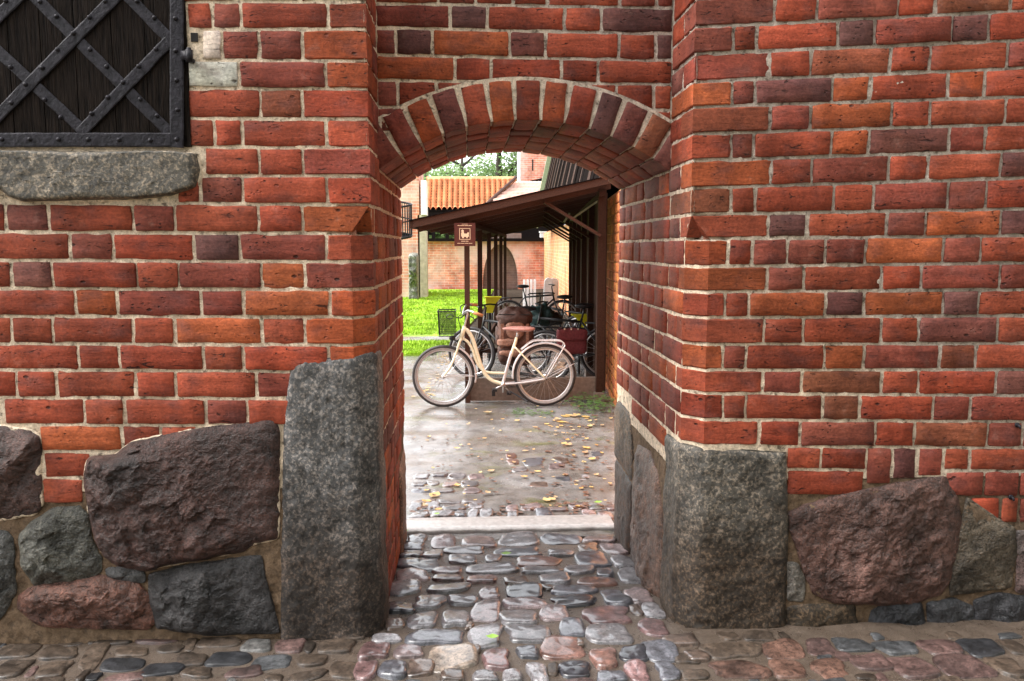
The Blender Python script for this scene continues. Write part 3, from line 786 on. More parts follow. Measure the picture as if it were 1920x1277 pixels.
# stones low in the passage sides
PR = lambda a, z, w: (XR-w, a, z)
def yz(px, py): p = onX(px, py, XR); return (p.y, p.z)
boulder('boulder', [(.33, -.1), (.33, .32), (.42, .50), (.62, .56), (.86, .53), (.93, .3), (.93, -.16)], (.095, .055, .038), PR, .03, .014, n=120, K=30, seed=31, rough=9)
boulder('jamb_slab', [(.97, .46), (1.03, .60), (1.10, .65), (1.38, .66), (1.425, .6), (1.425, .33), (.97, .31)], (.075, .053, .036), PR, .016, .005, n=90, K=24, seed=32, mat='granite')
boulder('jamb_slab', [(.97, .295), (1.425, .315), (1.425, -.2), (.97, -.2)], (.055, .036, .026), PR, .02, .005, n=90, K=24, seed=33, mat='granite', sm=1)
PL = lambda a, z, w: (XL+w, a, z)
boulder('jamb_slab', [(1.03, .36), (1.40, .40), (1.42, .3), (1.425, -.2), (1.03, -.2)], (.20, .14, .11), PL, .012, .006, n=80, K=20, seed=34, mat='granite')
# sill under the shutter
z1 = lambda pts: [(lambda p: (p.x, p.z))(onY(x/2.661, y/2.661, 0)) for x, y in pts]
sill = z1([(-200, 752), (0, 752), (500, 755), (860, 752), (985, 765), (1000, 850), (985, 930), (900, 965), (700, 995), (420, 1000), (120, 1005), (40, 985), (0, 945), (-200, 950)])
boulder('pointing', grow(sill, .008), (1, 1, 1), FP, .004, .003, n=80, K=8, seed=61, mat='mortar', rough=25)
boulder('window_sill', sill, (.075, .066, .052), FP, .035, .004, n=190, K=40, seed=35, mat='granite', sm=0, round_=.014)
# small iron pegs near the right edge
for px, py in ((1895, 932), (1907, 797)):
    p = onY(px, py, 0); m = MB().tube([p+Vector((0, .02, 0)), p+Vector((0, -.016, 0)), p+Vector((0, -.02, -.01))], [.006, .005, .004], 8)
    m.tube([p+Vector((0, -.004, 0)), p+Vector((0, .003, 0))], .010, 10); m.build('iron_peg', M['iron'], wall, True)

# ------------------------------------------------------------------ iron-strapped shutter
def s1(x, y, Y=0): p = onY(x/2.661, y/2.661, 0); return Vector((p.x, Y, p.z))
b0, b1 = s1(-260, -140), s1(925, 738)
shut = thing('window_shutter', 'dark oak shutter with riveted diagonal iron straps above the granite sill', 'shutter', (b1.x-.2, 0, b1.z))
MB().box(((b0.x+b1.x)/2, .05, (b0.z+b1.z)/2), (b1.x-b0.x, .03, b0.z-b1.z)).build('backboard', M['void'], shut)
xs = [-260, -80, 30, 190, 362, 548, 715, 925]
for a, b in zip(xs, xs[1:]):
    A, B = s1(a, 0).x, s1(b, 0).x
    mb = MB().box(((A+B)/2, .01+random.uniform(-.001, .001), (b0.z+b1.z)/2+.001), (B-A-.003, .03, b0.z-b1.z-.006))
    o = mb.build('plank', M['oak'], shut)
def rivet(x, y, Y, par, r=.0085):
    c = s1(x, y); vs = []; n = 8
    for k, (rr, yy) in enumerate(((1, 0), (.92, -.4), (.62, -.75), (.2, -.92))):
        for i in range(n):
            a = 2*math.pi*i/n; vs.append((c.x+r*rr*math.cos(a), Y+yy*r, c.z+r*rr*math.sin(a)))
    fs = [(k*n+i, k*n+(i+1) % n, (k+1)*n+(i+1) % n, (k+1)*n+i) for k in range(3) for i in range(n)]+[tuple(3*n+i for i in range(n))]
    mesh('rivet', vs, fs, M['iron'], par, True)
def strap(x0, y0, x1, y1, wz, Y, riv, th=.0035):
    a, b = s1(x0, y0), s1(x1, y1); d = (b-a); L = d.length; d.normalize(); nrm = Vector((-d.z, 0, d.x)); hw = wz/2.661*.002/2
    n = max(2, int(L/.03)); vs = []
    for i in range(n+1):
        c = a+d*(L*i/n)
        for k, (s, yy) in enumerate(((-1, .004), (-1, -th*.6), (-.8, -th), (.8, -th), (1, -th*.6), (1, .004))):
            wob = random.gauss(0, .0006)
            vs.append((c.x+nrm.x*(hw*s+wob), Y+yy+random.gauss(0, .0003), c.z+nrm.z*(hw*s+wob)))
    fs = [(i*6+k, i*6+k+1, (i+1)*6+k+1, (i+1)*6+k) for i in range(n) for k in range(5)]
    o = mesh('strap', vs, fs, M['iron'], shut, False)
    bm = bmesh.new(); bm.from_mesh(o.data); bmesh.ops.recalc_face_normals(bm, faces=bm.faces); bm.to_mesh(o.data); bm.free()
    if o.data.polygons[2].normal.y > 0: o.data.flip_normals()
    for q in riv: rivet(q[0], q[1], Y-th, o)
Yp = -.005
strap(-120, 470-470, -119, 5, 50, Yp, [])
for (a, rv) in (((150, -40, 850, 665), [(205, 12), (288, 85), (455, 250), (537, 335), (705, 498), (788, 580)]), ((-260, 20, 432, 665), [(60, 338), (230, 500), (310, 588)]), ((560, -100, 855, 205), [(688, 10), (775, 92)])):
    strap(*a, 53, Yp, rv)
for (a, rv) in (((680, -110, -110, 690), [(533, 12), (455, 92), (375, 172), (296, 252), (220, 343), (137, 425), (66, 517)]), ((850, 208, 408, 665), [(785, 250), (700, 335), (622, 415), (546, 490), (466, 570)]), ((130, -40, -120, 200), [(40, 10)])):
    strap(*a, 53, Yp-.005, rv)
strap(888, -140, 888, 738, 64, Yp-.006, [(882, 98), (884, 258), (888, 405), (893, 552), (888, 698)])
strap(-260, 700, 858, 700, 66, Yp-.006, [(20, 698), (160, 698), (303, 698), (450, 698), (603, 700), (757, 703)])
# hinge pin on the jamb
p = s1(958, 290); hg = MB()
hg.tube([p+Vector((0, -.03, -.021)), p+Vector((0, -.03, .021))], .013, 12); hg.tube([p+Vector((0, -.03, .016)), p+Vector((0, -.03, .028))], .008, 10)
hg.bar(p+Vector((-.03, -.018, .004)), p+Vector((0, -.028, .004)), .008, .03); hg.bar(p+Vector((0, -.03, -.012)), p+Vector((.004, .03, -.012)), .014, .014)
hg.build('hinge', M['iron'], shut, True)
h = s1(975, 190); MB().box((h.x-.004, .002, h.z+.003), (.024, .004, .03)).build('hinge_pocket', M['void'], shut)
# ------------------------------------------------------------------ ground
def grid(name, xs, ys, zf, mat):
    V = [(x, y, zf(x, y)) for y in ys for x in xs]; n = len(xs)
    F = [(j*n+i, j*n+i+1, (j+1)*n+i+1, (j+1)*n+i) for j in range(len(ys)-1) for i in range(n-1)]
    return struct(mesh(name, V, F, M[mat], None, True))
ysg = [-60, -20, -8, -4, 0, 1.5, 3, 5.5, 9, 14, 20, 30, 60, 150, 400]
grid('ground', [-400, -60, -10, -2, 0, 2, 10, 60, 400], ysg, lambda x, y: gz(y)-.06, 'soil')
def bumpy(xs, ys, off, amp, s, seed):
    P = np.array([(x, y, 0) for y in ys for x in xs]); n = fbm(P, s, 4, seed); it = iter(n)
    Z = {}
    for y in ys:
        for x in xs: Z[(x, y)] = gz(y)+off+amp*next(it)
    return lambda x, y: Z[(x, y)]
xs = list(np.arange(-2.6, 3.4, .03)); ys = list(np.linspace(-1.6, 0, 60))
street = grid('street', xs, ys, bumpy(xs, ys, 0, .0035, 6, 72), 'sand')
xs = list(np.linspace(XL-.02, XR+.02, 60)); ys = list(np.linspace(0, 1.32, 67))
bed = grid('passage_floor', xs, ys, bumpy(xs, ys, 0, .0035, 6, 72), 'sand')
xs = list(np.linspace(-2.5, 3.4, 120)); ys = list(np.arange(1.30, 5.0, .04))+list(np.arange(5.0, 10.6, .1))
yard = grid('courtyard_pavement', xs, ys, bumpy(xs, ys, 0, .008, 3, 73), 'wet')
# ---------------- cobbles
CC = {'G': (.125, .118, .122), 'S': (.065, .066, .076), 'D': (.02, .02, .025), 'K': (.15, .112, .11), 'M': (.105, .06, .058), 'N': (.135, .07, .055), 'C': (.07, .048, .037), 'T': (.15, .12, .095)}
def cobble(cx, cy, wd, hd, k, parent, rise, seed, name='cobblestone'):
    a = ground(cx-wd/2, cy); b = ground(cx+wd/2, cy); c = ground(cx, cy+hd/2); d = ground(cx, cy-hd/2)
    L = (b.x-a.x)/2*1.03; D = abs(d.y-c.y)/2*1.03; o = (c+d)/2; o.x = (a.x+b.x)/2
    rs = np.random.RandomState(seed); n = 22; rot = rs.uniform(-.12, .12); pw = rs.uniform(2.8, 6.5)
    V = []; rings = ((1.0, -.03), (1.0, -.05), (.97, .5), (.90, .82), (.72, .96), (.36, 1.0), (.0, 1.0))
    amp = rs.uniform(.05, .12); p1, p2, p3 = rs.uniform(0, 6.28, 3)
    for q, (r, zz) in enumerate(rings):
        for i in range(n if r > 0 else 1):
            t = 2*math.pi*i/n; ct, st = math.cos(t), math.sin(t)
            rr = (abs(ct)**pw+abs(st)**pw)**(-1/pw)
            rr *= 1+amp*math.sin(2*t+p1)+amp*.8*math.sin(3*t+p2)+amp*.5*math.sin(5*t+p3)
            x, y = rr*r*ct*L, rr*r*st*D
            x, y = x*math.cos(rot)-y*math.sin(rot), x*math.sin(rot)+y*math.cos(rot)
            V.append((o.x+x, o.y+y, (zz*rise if zz > 0 else zz)))
    P = np.array(V); nz = fbm(np.c_[P[:, :2], np.full(len(P), seed*1.3)], 26, 4, seed, .6)*rise*.22+(P[:, 0]-o.x)*rs.uniform(-.07, .07)+(P[:, 1]-o.y)*rs.uniform(-.12, .12)
    P[:, 2] += nz*np.clip(P[:, 2]/rise, 0, 1)+[gz(y) for y in P[:, 1]]
    F = []
    for q in range(5):
        for i in range(n): j = (i+1) % n; F.append((q*n+i, q*n+j, (q+1)*n+j, (q+1)*n+i))
    top = 6*n
    for i in range(n): F.append((5*n+i, 5*n+(i+1) % n, top))
    col = CC[k]; f = rs.uniform(.75, 1.25)
    if parent is street and rise < .0115: col = (col[0]*.68, col[1]*.7, col[2]*.64)
    return mesh(name, P, F, M['streetcobble' if rise < .0115 and parent is street else 'cobble'], parent, True, tuple(c*f for c in col))
C8 = [(390,310,100,40,'G'),(525,325,120,62,'K'),(705,322,180,58,'K'),(915,312,215,60,'G'),(1130,312,200,45,'S'),(1330,310,160,40,'K'),
(365,348,120,28,'S'),(365,385,110,44,'S'),(475,385,100,50,'G'),(635,367,190,38,'G'),(905,375,240,45,'S'),(1130,380,140,30,'G'),(1272,352,95,45,'C'),(1410,360,130,60,'K'),
(400,438,220,58,'S'),(625,412,150,42,'G'),(780,410,80,40,'G'),(1015,425,240,45,'N'),(1290,412,175,75,'S'),(1450,425,120,60,'G'),
(365,498,165,58,'K'),(545,472,145,34,'K'),(545,509,155,36,'M'),(775,462,270,48,'G'),(1030,470,200,35,'G'),(1225,467,150,45,'G'),(1358,482,85,60,'S'),(1490,500,140,72,'G'),
(325,560,170,72,'G'),(555,560,215,55,'G'),(725,515,145,48,'M'),(900,522,130,45,'C'),(1100,510,170,55,'G'),(1315,530,200,52,'N'),
(760,588,110,58,'K'),(945,578,200,62,'D'),(1195,572,230,50,'S'),(1410,612,140,90,'S'),(1530,602,130,88,'K'),
(455,632,160,72,'G'),(625,622,150,55,'G'),(945,640,220,48,'K'),(1195,628,240,52,'D'),(300,662,150,62,'D'),
(745,684,140,105,'K'),(420,725,150,92,'G'),(585,715,135,98,'G'),(910,712,200,82,'G'),(1095,692,150,72,'K'),(1365,702,250,88,'M'),(1515,678,65,45,'C'),(1600,680,110,72,'G'),
(275,745,95,60,'C'),(485,815,280,76,'S'),(740,812,170,115,'G'),(965,797,230,88,'G'),(1187,768,125,92,'S'),(1375,800,215,105,'G'),(1605,768,145,80,'M'),
(230,825,150,42,'G'),(345,890,140,70,'K'),(570,922,250,125,'T'),(795,925,145,100,'M'),(958,893,105,65,'S'),(1135,872,235,100,'N'),(1350,920,140,105,'N'),(1505,902,140,76,'D'),(1640,888,180,110,'S'),(1745,830,170,55,'C'),
(172,880,145,100,'M'),(265,980,145,95,'S'),(410,972,140,76,'C'),(572,1010,130,55,'C'),(740,1018,130,48,'G'),(878,1015,95,55,'G'),(1010,997,105,105,'G'),(1200,980,170,78,'D'),(1390,1020,145,65,'S'),(1520,992,125,95,'M'),(1680,992,115,85,'S'),(125,985,110,115,'M'),(1830,912,115,58,'C'),
(690,880,60,35,'C'),(1060,560,50,25,'C'),(660,760,40,40,'C'),(1230,850,40,30,'C')]
for i, (x, y, ww, hh, k) in enumerate(C8): cobble(640+x/2.743, 900+y/2.743, ww/2.743, hh/2.743, k, bed if y < 800 else street, .015, 100+i)
C3 = [(120,1060,220,60,'S'),(345,1070,180,68,'C'),(560,1080,170,55,'C'),(775,1070,205,58,'M'),(1050,1090,185,58,'C'),(1235,1110,135,58,'G'),(1395,1112,138,68,'M'),(1620,1110,175,65,'C'),(90,1135,185,72,'C'),(280,1145,170,68,'C'),(450,1165,105,120,'C'),(630,1140,155,48,'C'),(820,1128,115,36,'C'),(60,1220,155,85,'C'),(255,1225,148,78,'C'),(590,1205,195,58,'D'),(780,1225,185,66,'D'),(920,1178,150,55,'C'),(1105,1175,195,62,'D'),(1305,1195,185,66,'S'),(950,1240,135,56,'C'),(1180,1240,155,48,'M'),(1500,1180,135,66,'C'),(1480,1258,185,45,'C'),(1320,1268,85,36,'C'),(600,1268,190,36,'M'),(450,1262,60,36,'D'),(1655,1230,130,85,'C'),(20,1100,48,28,'D'),(400,1255,40,60,'C'),(-60,1120,110,60,'C')]
for i, (x, y, ww, hh, k) in enumerate(C3): cobble(x/2.569, 780+y/2.569, ww/2.569, hh/2.569, k, street, .010, 300+i)
C7 = [(570,1035,255,78,'C'),(810,1035,185,82,'N'),(980,1025,128,72,'M'),(1125,1012,155,66,'S'),(1330,1022,175,72,'S'),(1535,1022,175,82,'M'),(1720,1022,195,76,'D'),(1875,1022,105,72,'C'),(605,1128,245,76,'N'),(830,1122,155,82,'N'),(1030,1128,165,88,'N'),(1215,1092,170,80,'M'),(1405,1115,200,100,'M'),(1640,1112,240,100,'M'),(1840,1112,150,86,'C'),(400,1150,125,48,'C'),(1190,1162,90,26,'C'),(360,1075,120,45,'C'),(1980,1060,100,80,'M')]
for i, (x, y, ww, hh, k) in enumerate(C7): cobble(1140+x/2.4615, 800+y/2.4615, ww/2.4615, hh/2.4615, k, street, .010, 400+i)
# smaller stones filling the gaps in the street
allc = [(640+x/2.743, 900+y/2.743, a/2.743, b/2.743) for x, y, a, b, k in C8]+[(x/2.569, 780+y/2.569, a/2.569, b/2.569) for x, y, a, b, k in C3]+[(1140+x/2.4615, 800+y/2.4615, a/2.4615, b/2.4615) for x, y, a, b, k in C7]
rf = random.Random(77); sd = 900
for _ in range(2600):
    x, y, a, b = rf.uniform(0, 1920), rf.uniform(1193, 1290), rf.uniform(14, 62), rf.uniform(10, 26)
    if y < 1200 and 690 < x < 1270: continue
    if any(abs(x-q[0]) < (a+q[2])*.47 and abs(y-q[1]) < (b+q[3])*.47 for q in allc): continue
    allc.append((x, y, a, b)); cobble(x, y, a, b, rf.choice('CCMSCGC'), street, .008, sd); sd += 1
# threshold slab
a = ground(763, 1003); b = ground(765, 977)
n = 90; V = []; rw = []
prof = [(0, -.08), (0, .012), (.012, .022), (.35, .024), (.7, .024), (.985, .02), (1, .008), (1, -.08)]
for i in range(n+1):
    x = XL-.01+(XR-XL+.02)*i/n
    for k, (t, z) in enumerate(prof):
        y = a.y+(b.y-a.y)*t; V.append([x, y+(.006*math.sin(i*.37)*math.sin(i*.13)+random.gauss(0, .001) if k < 3 else 0), gz(y)+z+(random.gauss(0, .0004) if 1 <= k <= 6 else 0)])
struct(mesh('threshold', V, [(i*8+k, (i+1)*8+k, (i+1)*8+k+1, i*8+k+1) for i in range(n) for k in range(7)], M['slab'], None, True))
YT = b.y
# cobbles past the threshold
rs = random.Random(5); sd = 600
for rowy, hh, prot, x0, x1 in ((967, 15, .018, 766, 1150), (953, 12, .013, 768, 1148), (942, 9, .008, 770, 900)):
    x = x0
    while x < x1:
        ww = rs.uniform(22, 50)
        if rs.random() < .88: cobble(x+ww/2, rowy+rs.uniform(-3, 3), ww*.9, hh*rs.uniform(.8, 1.1), rs.choice('GKGSMKGC'), yard, prot, sd)
        sd += 1; x += ww
for (x, y, ww, hh) in [(790, 893, 30, 9), (825, 890, 28, 8), (857, 893, 34, 9), (893, 894, 30, 8), (786, 908, 26, 9), (812, 906, 24, 10), (845, 908, 30, 9), (880, 907, 34, 9), (790, 922, 34, 10), (832, 920, 40, 9), (885, 920, 36, 9),
                       (958, 855, 18, 9), (962, 866, 22, 9), (1000, 866, 40, 14), (1052, 862, 26, 14), (1045, 876, 34, 12), (1010, 909, 34, 9), (1055, 900, 30, 9), (1120, 852, 26, 9), (975, 880, 28, 10), (1090, 896, 30, 10)]:
    cobble(x, y, ww, hh, 'N' if (x, y) in ((958, 855), (962, 866)) else rs.choice('GKGSCG'), yard, .007, sd); sd += 1
# ---------------- lawn
def lawn_piece(name, poly_px, seed):
    P = [ground(*q) for q in poly_px]; return P
LZ = -.18
lawnpoly = [(-14, 9.6), (-.62, 9.6), (-.3, 10.8), (.35, 17.5), (1.1, 29.4), (-14, 29.4)]
mb = MB(); n = len(lawnpoly); mb.add([(x, y, LZ+.015) for x, y in lawnpoly]+[(x, y, LZ-.05) for x, y in lawnpoly], [tuple(range(n))]+[(i, i+n, (i+1) % n+n, (i+1) % n) for i in range(n)])
lawn = struct(mb.build('lawn', M['grass']))
gp = [(-14, 11.4), (0.0, 11.4), (.03, 12.1), (-14, 12.4)]
struct(MB().add([(x, y, LZ+.019) for x, y in gp], [(0, 1, 2, 3)]).build('gravel_path', M['wet']))
def inside(x, y):
    c = False; n = len(lawnpoly)
    for i in range(n):
        (x0, y0), (x1, y1) = lawnpoly[i], lawnpoly[i-1]
        if (y0 > y) != (y1 > y) and x < (x1-x0)*(y-y0)/(y1-y0)+x0: c = not c
    return c
gb = MB(); rg = random.Random(3); V = []; F = []
while len(F) < 42000:
    y = 9.55+rg.random()**1.6*19; x = rg.uniform(-2.4, 1.2)*(y+3)/14
    if not inside(x, y) or 11.35 < y < 12.45: continue
    h = rg.uniform(.03, .075); a = rg.uniform(0, 3.14); ww = .006+.0006*y; n = len(V)
    dx, dy = math.cos(a)*ww, math.sin(a)*ww; lx, ly = rg.gauss(0, .02), rg.gauss(0, .02)
    V += [(x-dx, y-dy, LZ+.012), (x+dx, y+dy, LZ+.012), (x+lx, y+ly, LZ+h)]; F.append((n, n+1, n+2))
g = stuff(mesh('grass', V, F, M['blade'])); tag(g, 'bright green short grass growing over the courtyard lawn', 'grass')
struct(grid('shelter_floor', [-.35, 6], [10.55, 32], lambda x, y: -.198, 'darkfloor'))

# ------------------------------------------------------------------ fallen leaves and weeds
def leafshape(V, F, x, y, z, s, rot, curl):
    n = len(V); out = [(0, -1), (.45, -.55), (.7, 0), (.4, .5), (0, 1), (-.42, .52), (-.68, 0), (-.45, -.5)]
    V.append((x, y, z+.002))
    for a, b in out:
        xx, yy = a*s*math.cos(rot)-b*s*math.sin(rot), a*s*math.sin(rot)+b*s*math.cos(rot)
        V.append((x+xx, y+yy, z+.003+curl*(a*a+b*b*.6)*s*.5))
    for k in range(8): F.append((n, n+1+k, n+1+(k+1) % 8))
rl = random.Random(21)
def scatter(name, label, spots, mat):
    V = []; F = []
    for px, py, s in spots:
        p = ground(px, py); leafshape(V, F, p.x, p.y, p.z+.008, s, rl.uniform(0, 6), rl.uniform(.1, 1.3))
    stuff(tag(mesh(name, V, F, M[mat]), label, 'leaves'))
ysp = [(914, 776, .05), (969, 791, .035), (1025, 797, .035), (1004, 803, .035), (1060, 782, .06), (1068, 781, .05), (1075, 783, .05), (1082, 781, .05), (1098, 783, .055), (1045, 789, .05), (1052, 794, .05), (1106, 801, .04), (1066, 836, .05), (1058, 834, .04), (1100, 843, .045), (1097, 852, .04), (1110, 863, .04), (857, 843, .03), (985, 847, .03), (1064, 827, .03), (983, 897, .03), (920, 886, .035), (857, 913, .035), (815, 931, .06), (915, 927, .03), (1025, 941, .04), (1035, 939, .035), (793, 949, .05), (800, 944, .04), (822, 958, .03), (1118, 893, .03), (1008, 886, .03), (775, 745, .03), (790, 735, .03), (805, 720, .03), (800, 728, .03)]
ysp += [(rl.gauss(1070, 36), rl.gauss(800, 32), rl.uniform(.015, .03)) for _ in range(34)]
ysp += [(rl.uniform(775, 1150), rl.uniform(760, 960), rl.uniform(.012, .025)) for _ in range(60)]
ysp += [(840-(y-665)*.5+rl.gauss(0, 8), y, .03) for y in [rl.uniform(665, 750) for _ in range(40)]]
ysp = [q for q in ysp if 765 < q[0] < 1152 and q[1] > 655]
tan = ysp[::3]; ysp = [q for i, q in enumerate(ysp) if i % 3]
scatter('tan_leaves', 'pale tan dead leaves lying among the yellow ones on the paving', tan, 'tanleaf')
scatter('yellow_leaves', 'yellow autumn leaves scattered over the wet courtyard paving', ysp, 'autumn')
bsp = [(rl.uniform(768, 1150), rl.uniform(765, 972), rl.uniform(.010, .024)) for _ in range(110)]+[(rl.uniform(770, 1150), rl.uniform(944, 974), rl.uniform(.015, .03)) for _ in range(70)]
bsp += [(rl.gauss(1085, 30), rl.uniform(780, 950), rl.uniform(.012, .03)) for _ in range(90)]; bsp = [q for q in bsp if 766 < q[0] < 1152]
scatter('brown_leaves', 'small brown leaf fragments littering the wet paving beyond the threshold', bsp, 'brownleaf')
for px, py, s, lab in ((949, 1051, .028, 'bright green leaf lying on the cobbles just inside the passage'), (923, 1211, .026, 'bright green leaf lying on cobbles in the middle foreground'), (1121, 951, .03, 'pale green leaf near the threshold on the right'), (819, 973, .02, 'small green leaf beside the threshold on the left'), (760, 1007, .022, 'green leaf against the left passage side by the threshold')):
    p = ground(px, py); V = []; F = []; leafshape(V, F, p.x, p.y, p.z+.034 if py > 1000 else p.z+.03, s, rl.uniform(1, 2), .5)
    tag(mesh('green_leaf', V, F, M['greenleaf']), lab, 'leaf', 'green leaves on the paving')
V = []; F = []
for _ in range(320):
    px, py = rl.gauss(1110, 24), rl.gauss(766, 9)
    if not (1060 < px < 1155): continue
    p = ground(px, py); h = rl.uniform(.01, .12); leafshape(V, F, p.x+rl.gauss(0, .03), p.y, p.z+h, rl.uniform(.012, .03), rl.uniform(0, 6), rl.uniform(-.5, 1))
for _ in range(160):
    px, py = rl.uniform(960, 1040), rl.gauss(775, 5); p = ground(px, py); leafshape(V, F, p.x, p.y, p.z+.01, rl.uniform(.008, .02), rl.uniform(0, 6), .4)
stuff(tag(mesh('weeds', V, F, M['weed']), 'low green weeds growing at the foot of the shelter post', 'weeds'))
# ------------------------------------------------------------------ courtyard: side wall, shelter
TD = .0933                                                        # the shelter and the side wall run slightly to the right
def at(px, py, z): return onY(px, py, CAMY+z)
GZ = -.18
# side wall on the right, bricks of the near stretch one by one
wx = lambda Y: 1.60+TD*(Y-5.6)
swall = thing('courtyard_wall', 'orange brick wall running behind the bicycle shelter on the right', 'wall', (wx(8), 8, GZ))
wl_ = [(wx(1.5)+.014, 1.5), (wx(14)+.014, 14), (at(1020, 500, 33).x, 30.2)]
for (xa, ya), (xb, yb) in zip(wl_, wl_[1:]):
    MB().add([(x, y, z) for x, y in ((xa, ya), (xb, yb)) for z in (-.3, 2.1)]+[(x+.4, y, z) for x, y in ((xa, ya), (xb, yb)) for z in (-.3, 2.1)],
         [(0, 1, 3, 2), (4, 6, 7, 5), (1, 5, 7, 3), (0, 2, 6, 4), (0, 4, 5, 1), (2, 3, 7, 6)]).build('wall_body', M['farY'], swall)
cnt = 0
for r in range(22):
    z0 = GZ-.03+r*.104; y = 4.6+(.1 if r % 2 else 0); k = r % 2
    while y < 9.2:
        L = .30 if k else .15; k ^= 1
        if z0 < 2.0:
            piece('brick', lambda u, v, w: (wx(u)-w, u, v), lambda t: y+.008, lambda t: y+L, lambda u: z0+.008, lambda u: z0+.096, M['brick'], swall,
                  tuple(q*random.uniform(.85, 1.2) for q in (.46, .15, .05)), nu=2); cnt += 1
        y += L+.012
# shelter
SY0 = 5.6; shx = lambda X, Y: X+TD*(Y-SY0)
shel = thing('bicycle_shelter', 'brown timber lean-to bicycle shelter with sloping roof and rows of posts', 'shelter', (.7, SY0, GZ))
eL = at(778, 423, 8.45); eR = at(1143, 341, 8.45); slope = (eR.z-eL.z)/(eR.x-eL.x)
rz = lambda X0: eL.z+slope*(X0-eL.x)             # underside of the fascia line at section offset X0 (X at SY0)
YF, YE = 5.42, 15.6
xr1 = eR.x+.06
# fascia boards, roof deck
def sec(X, Y, dz): return (shx(X, Y), Y, rz(X)+dz)
def slab(name, X0, X1, Y0, Y1, d0, d1, mat, par):
    v = [sec(X, Y, d) for X in (X0, X1) for Y in (Y0, Y1) for d in (d0, d1)]
    return MB().add(v, [(0,1,3,2),(4,6,7,5),(0,4,5,1),(2,3,7,6),(0,2,6,4),(1,5,7,3)]).build(name, mat, par)
slab('fascia', eL.x, xr1, YF-.03, YF, -.025, .05, M['woodred'], shel)
slab('fascia', eL.x, xr1, YE, YE+.03, -.045, .065, M['woodbrown'], shel)
slab('eaves_board', eL.x-.03, eL.x-.002, YF-.03, YE+.03, -.025, .045, M['woodbrown'], shel)
nb = 16
for k in range(nb):
    a = eL.x+(xr1-eL.x)*k/nb; b = eL.x+(xr1-eL.x)*(k+1)/nb
    slab('roof_board', a+.003, b-.003, YF+.002, YE-.002, .02+.002*(k % 2), .04, M['wooddark'], shel)
slab('roof_covering', eL.x-.04, xr1, YF-.05, YE+.05, .052, .062, M['wooddark'], shel)
pL = at(876, 600, 8.6).x; pR = at(1126, 600, 8.6).x
YS = [5.62+1.8*k for k in range(6)]
for k, Y in enumerate(YS):
    xl_, xr_ = pL, pR
    wl = .058 if k == 0 else .062
    MB().box((shx(xl_, Y), Y, (GZ+rz(xl_)-.05)/2), (wl, .06, rz(xl_)-.05-GZ)).build('post', M['woodred'] if k == 0 else M['woodbrown'], shel)
    MB().box((shx(xr_, Y), Y, (GZ+.06+rz(xr_)-.05)/2), (.085 if k == 0 else .075, .075, rz(xr_)-.05-GZ-.06)).build('post', M['woodbrown'], shel)
    MB().box((shx(xr_, Y)-.012, Y-.02, GZ+.045), (.10, .14, .13)).build('post_footing', M['concrete'], shel)
    # rafter, brace
    if k > 0: slab('rafter', eL.x+.03, xr1-.02, Y-.03, Y+.03, -.07, .018, M['woodred'], shel)
    else: slab('rafter', eL.x+.03, xr1-.02, Y-.03, Y+.03, -.07, .018, M['woodred'], shel)
    zb = rz(xr_)-.55
    MB().bar((shx(xr_-.02, Y), Y-.045, at(1120, 442, 8.6).z), (shx(at(1020, 379, 8.6).x, Y), Y-.045, at(1020, 379, 8.6).z), .03, .075, (0, 1, 0)).build('brace', M['woodred'] if k == 0 else M['woodbrown'], shel)
# extra rafters between frames
for k in range(5):
    Y = YS[k]+.9; slab('rafter', eL.x+.03, xr1-.02, Y-.025, Y+.025, -.06, .018, M['woodred'], shel)
for X in (pL, pR): slab('wall_plate', X-.035, X+.035, YS[0]-.1, YS[-1]+.1, -.13, -.077, M['woodbrown'], shel)
# low board across the front and floor rails
MB().box(((pL+pR)/2+.0, 5.66, GZ+.145), (pR-pL-.06, .04, .25)).build('kickboard', M['concrete'], shel)
MB().box(((pL+pR)/2+.05, 7.3, GZ+.36), (pR-pL, .05, .06)).build('rack_rail', M['woodbrown'], shel)
MB().bar((shx(pL, 5.7), 5.7, GZ+.35), (shx(pL, 18), 18, GZ+.35), .04, .1).build('side_rail', M['woodbrown'], shel)
# slatted back between the right posts
for k in range(1, 60):
    Y = YS[0]+.24*k
    if Y > YS[-1]: break
    if k % 5: MB().box((shx(pR+.06, Y), Y, 1.0), (.02, .13, 2.2)).build('slat', M['woodbrown'], shel)
MB().bar(at(1128, 372, 9.3), at(1070, 412, 9.3), .02, .05, (0, 1, 0)).build('tie_board', M['palegreen'], shel)
MB().bar(at(1068, 400, 10.2), at(1058, 416, 10.2), .02, .06, (0, 1, 0)).build('tie_board', M['palegreen'], shel)
# sign
sg = thing('information_sign', 'small brown square sign with cream emblem on the shelter front post', 'sign', at(871, 462, 8.42))
zS = 8.42; a, b = at(851.5, 418, zS), at(891.5, 461.5, zS); cx, cz = (a.x+b.x)/2, (a.z+b.z)/2; W_, H_ = b.x-a.x, a.z-b.z
Yb = CAMY+zS
MB().box((cx, Yb+.012, cz), (W_, .02, H_)).build('panel', M['signbrown'], sg)
e = MB()
q = lambda x, y: (cx+W_*(x-.5), cz-H_*(y-.5))
def rect(m, x0, y0, x1, y1, d=.002):
    A, B = q(x0, y0), q(x1, y1); m.box(((A[0]+B[0])/2, Yb+.002-d/2, (A[1]+B[1])/2), (abs(B[0]-A[0]), d+.001, abs(A[1]-B[1])))
fr = MB()
for r in ((.24, .23, .76, .25), (.24, .70, .76, .72), (.24, .255, .265, .695), (.735, .255, .76, .695)): rect(fr, *r)
fr.build('emblem_frame', M['signgold'], sg)
em = MB()
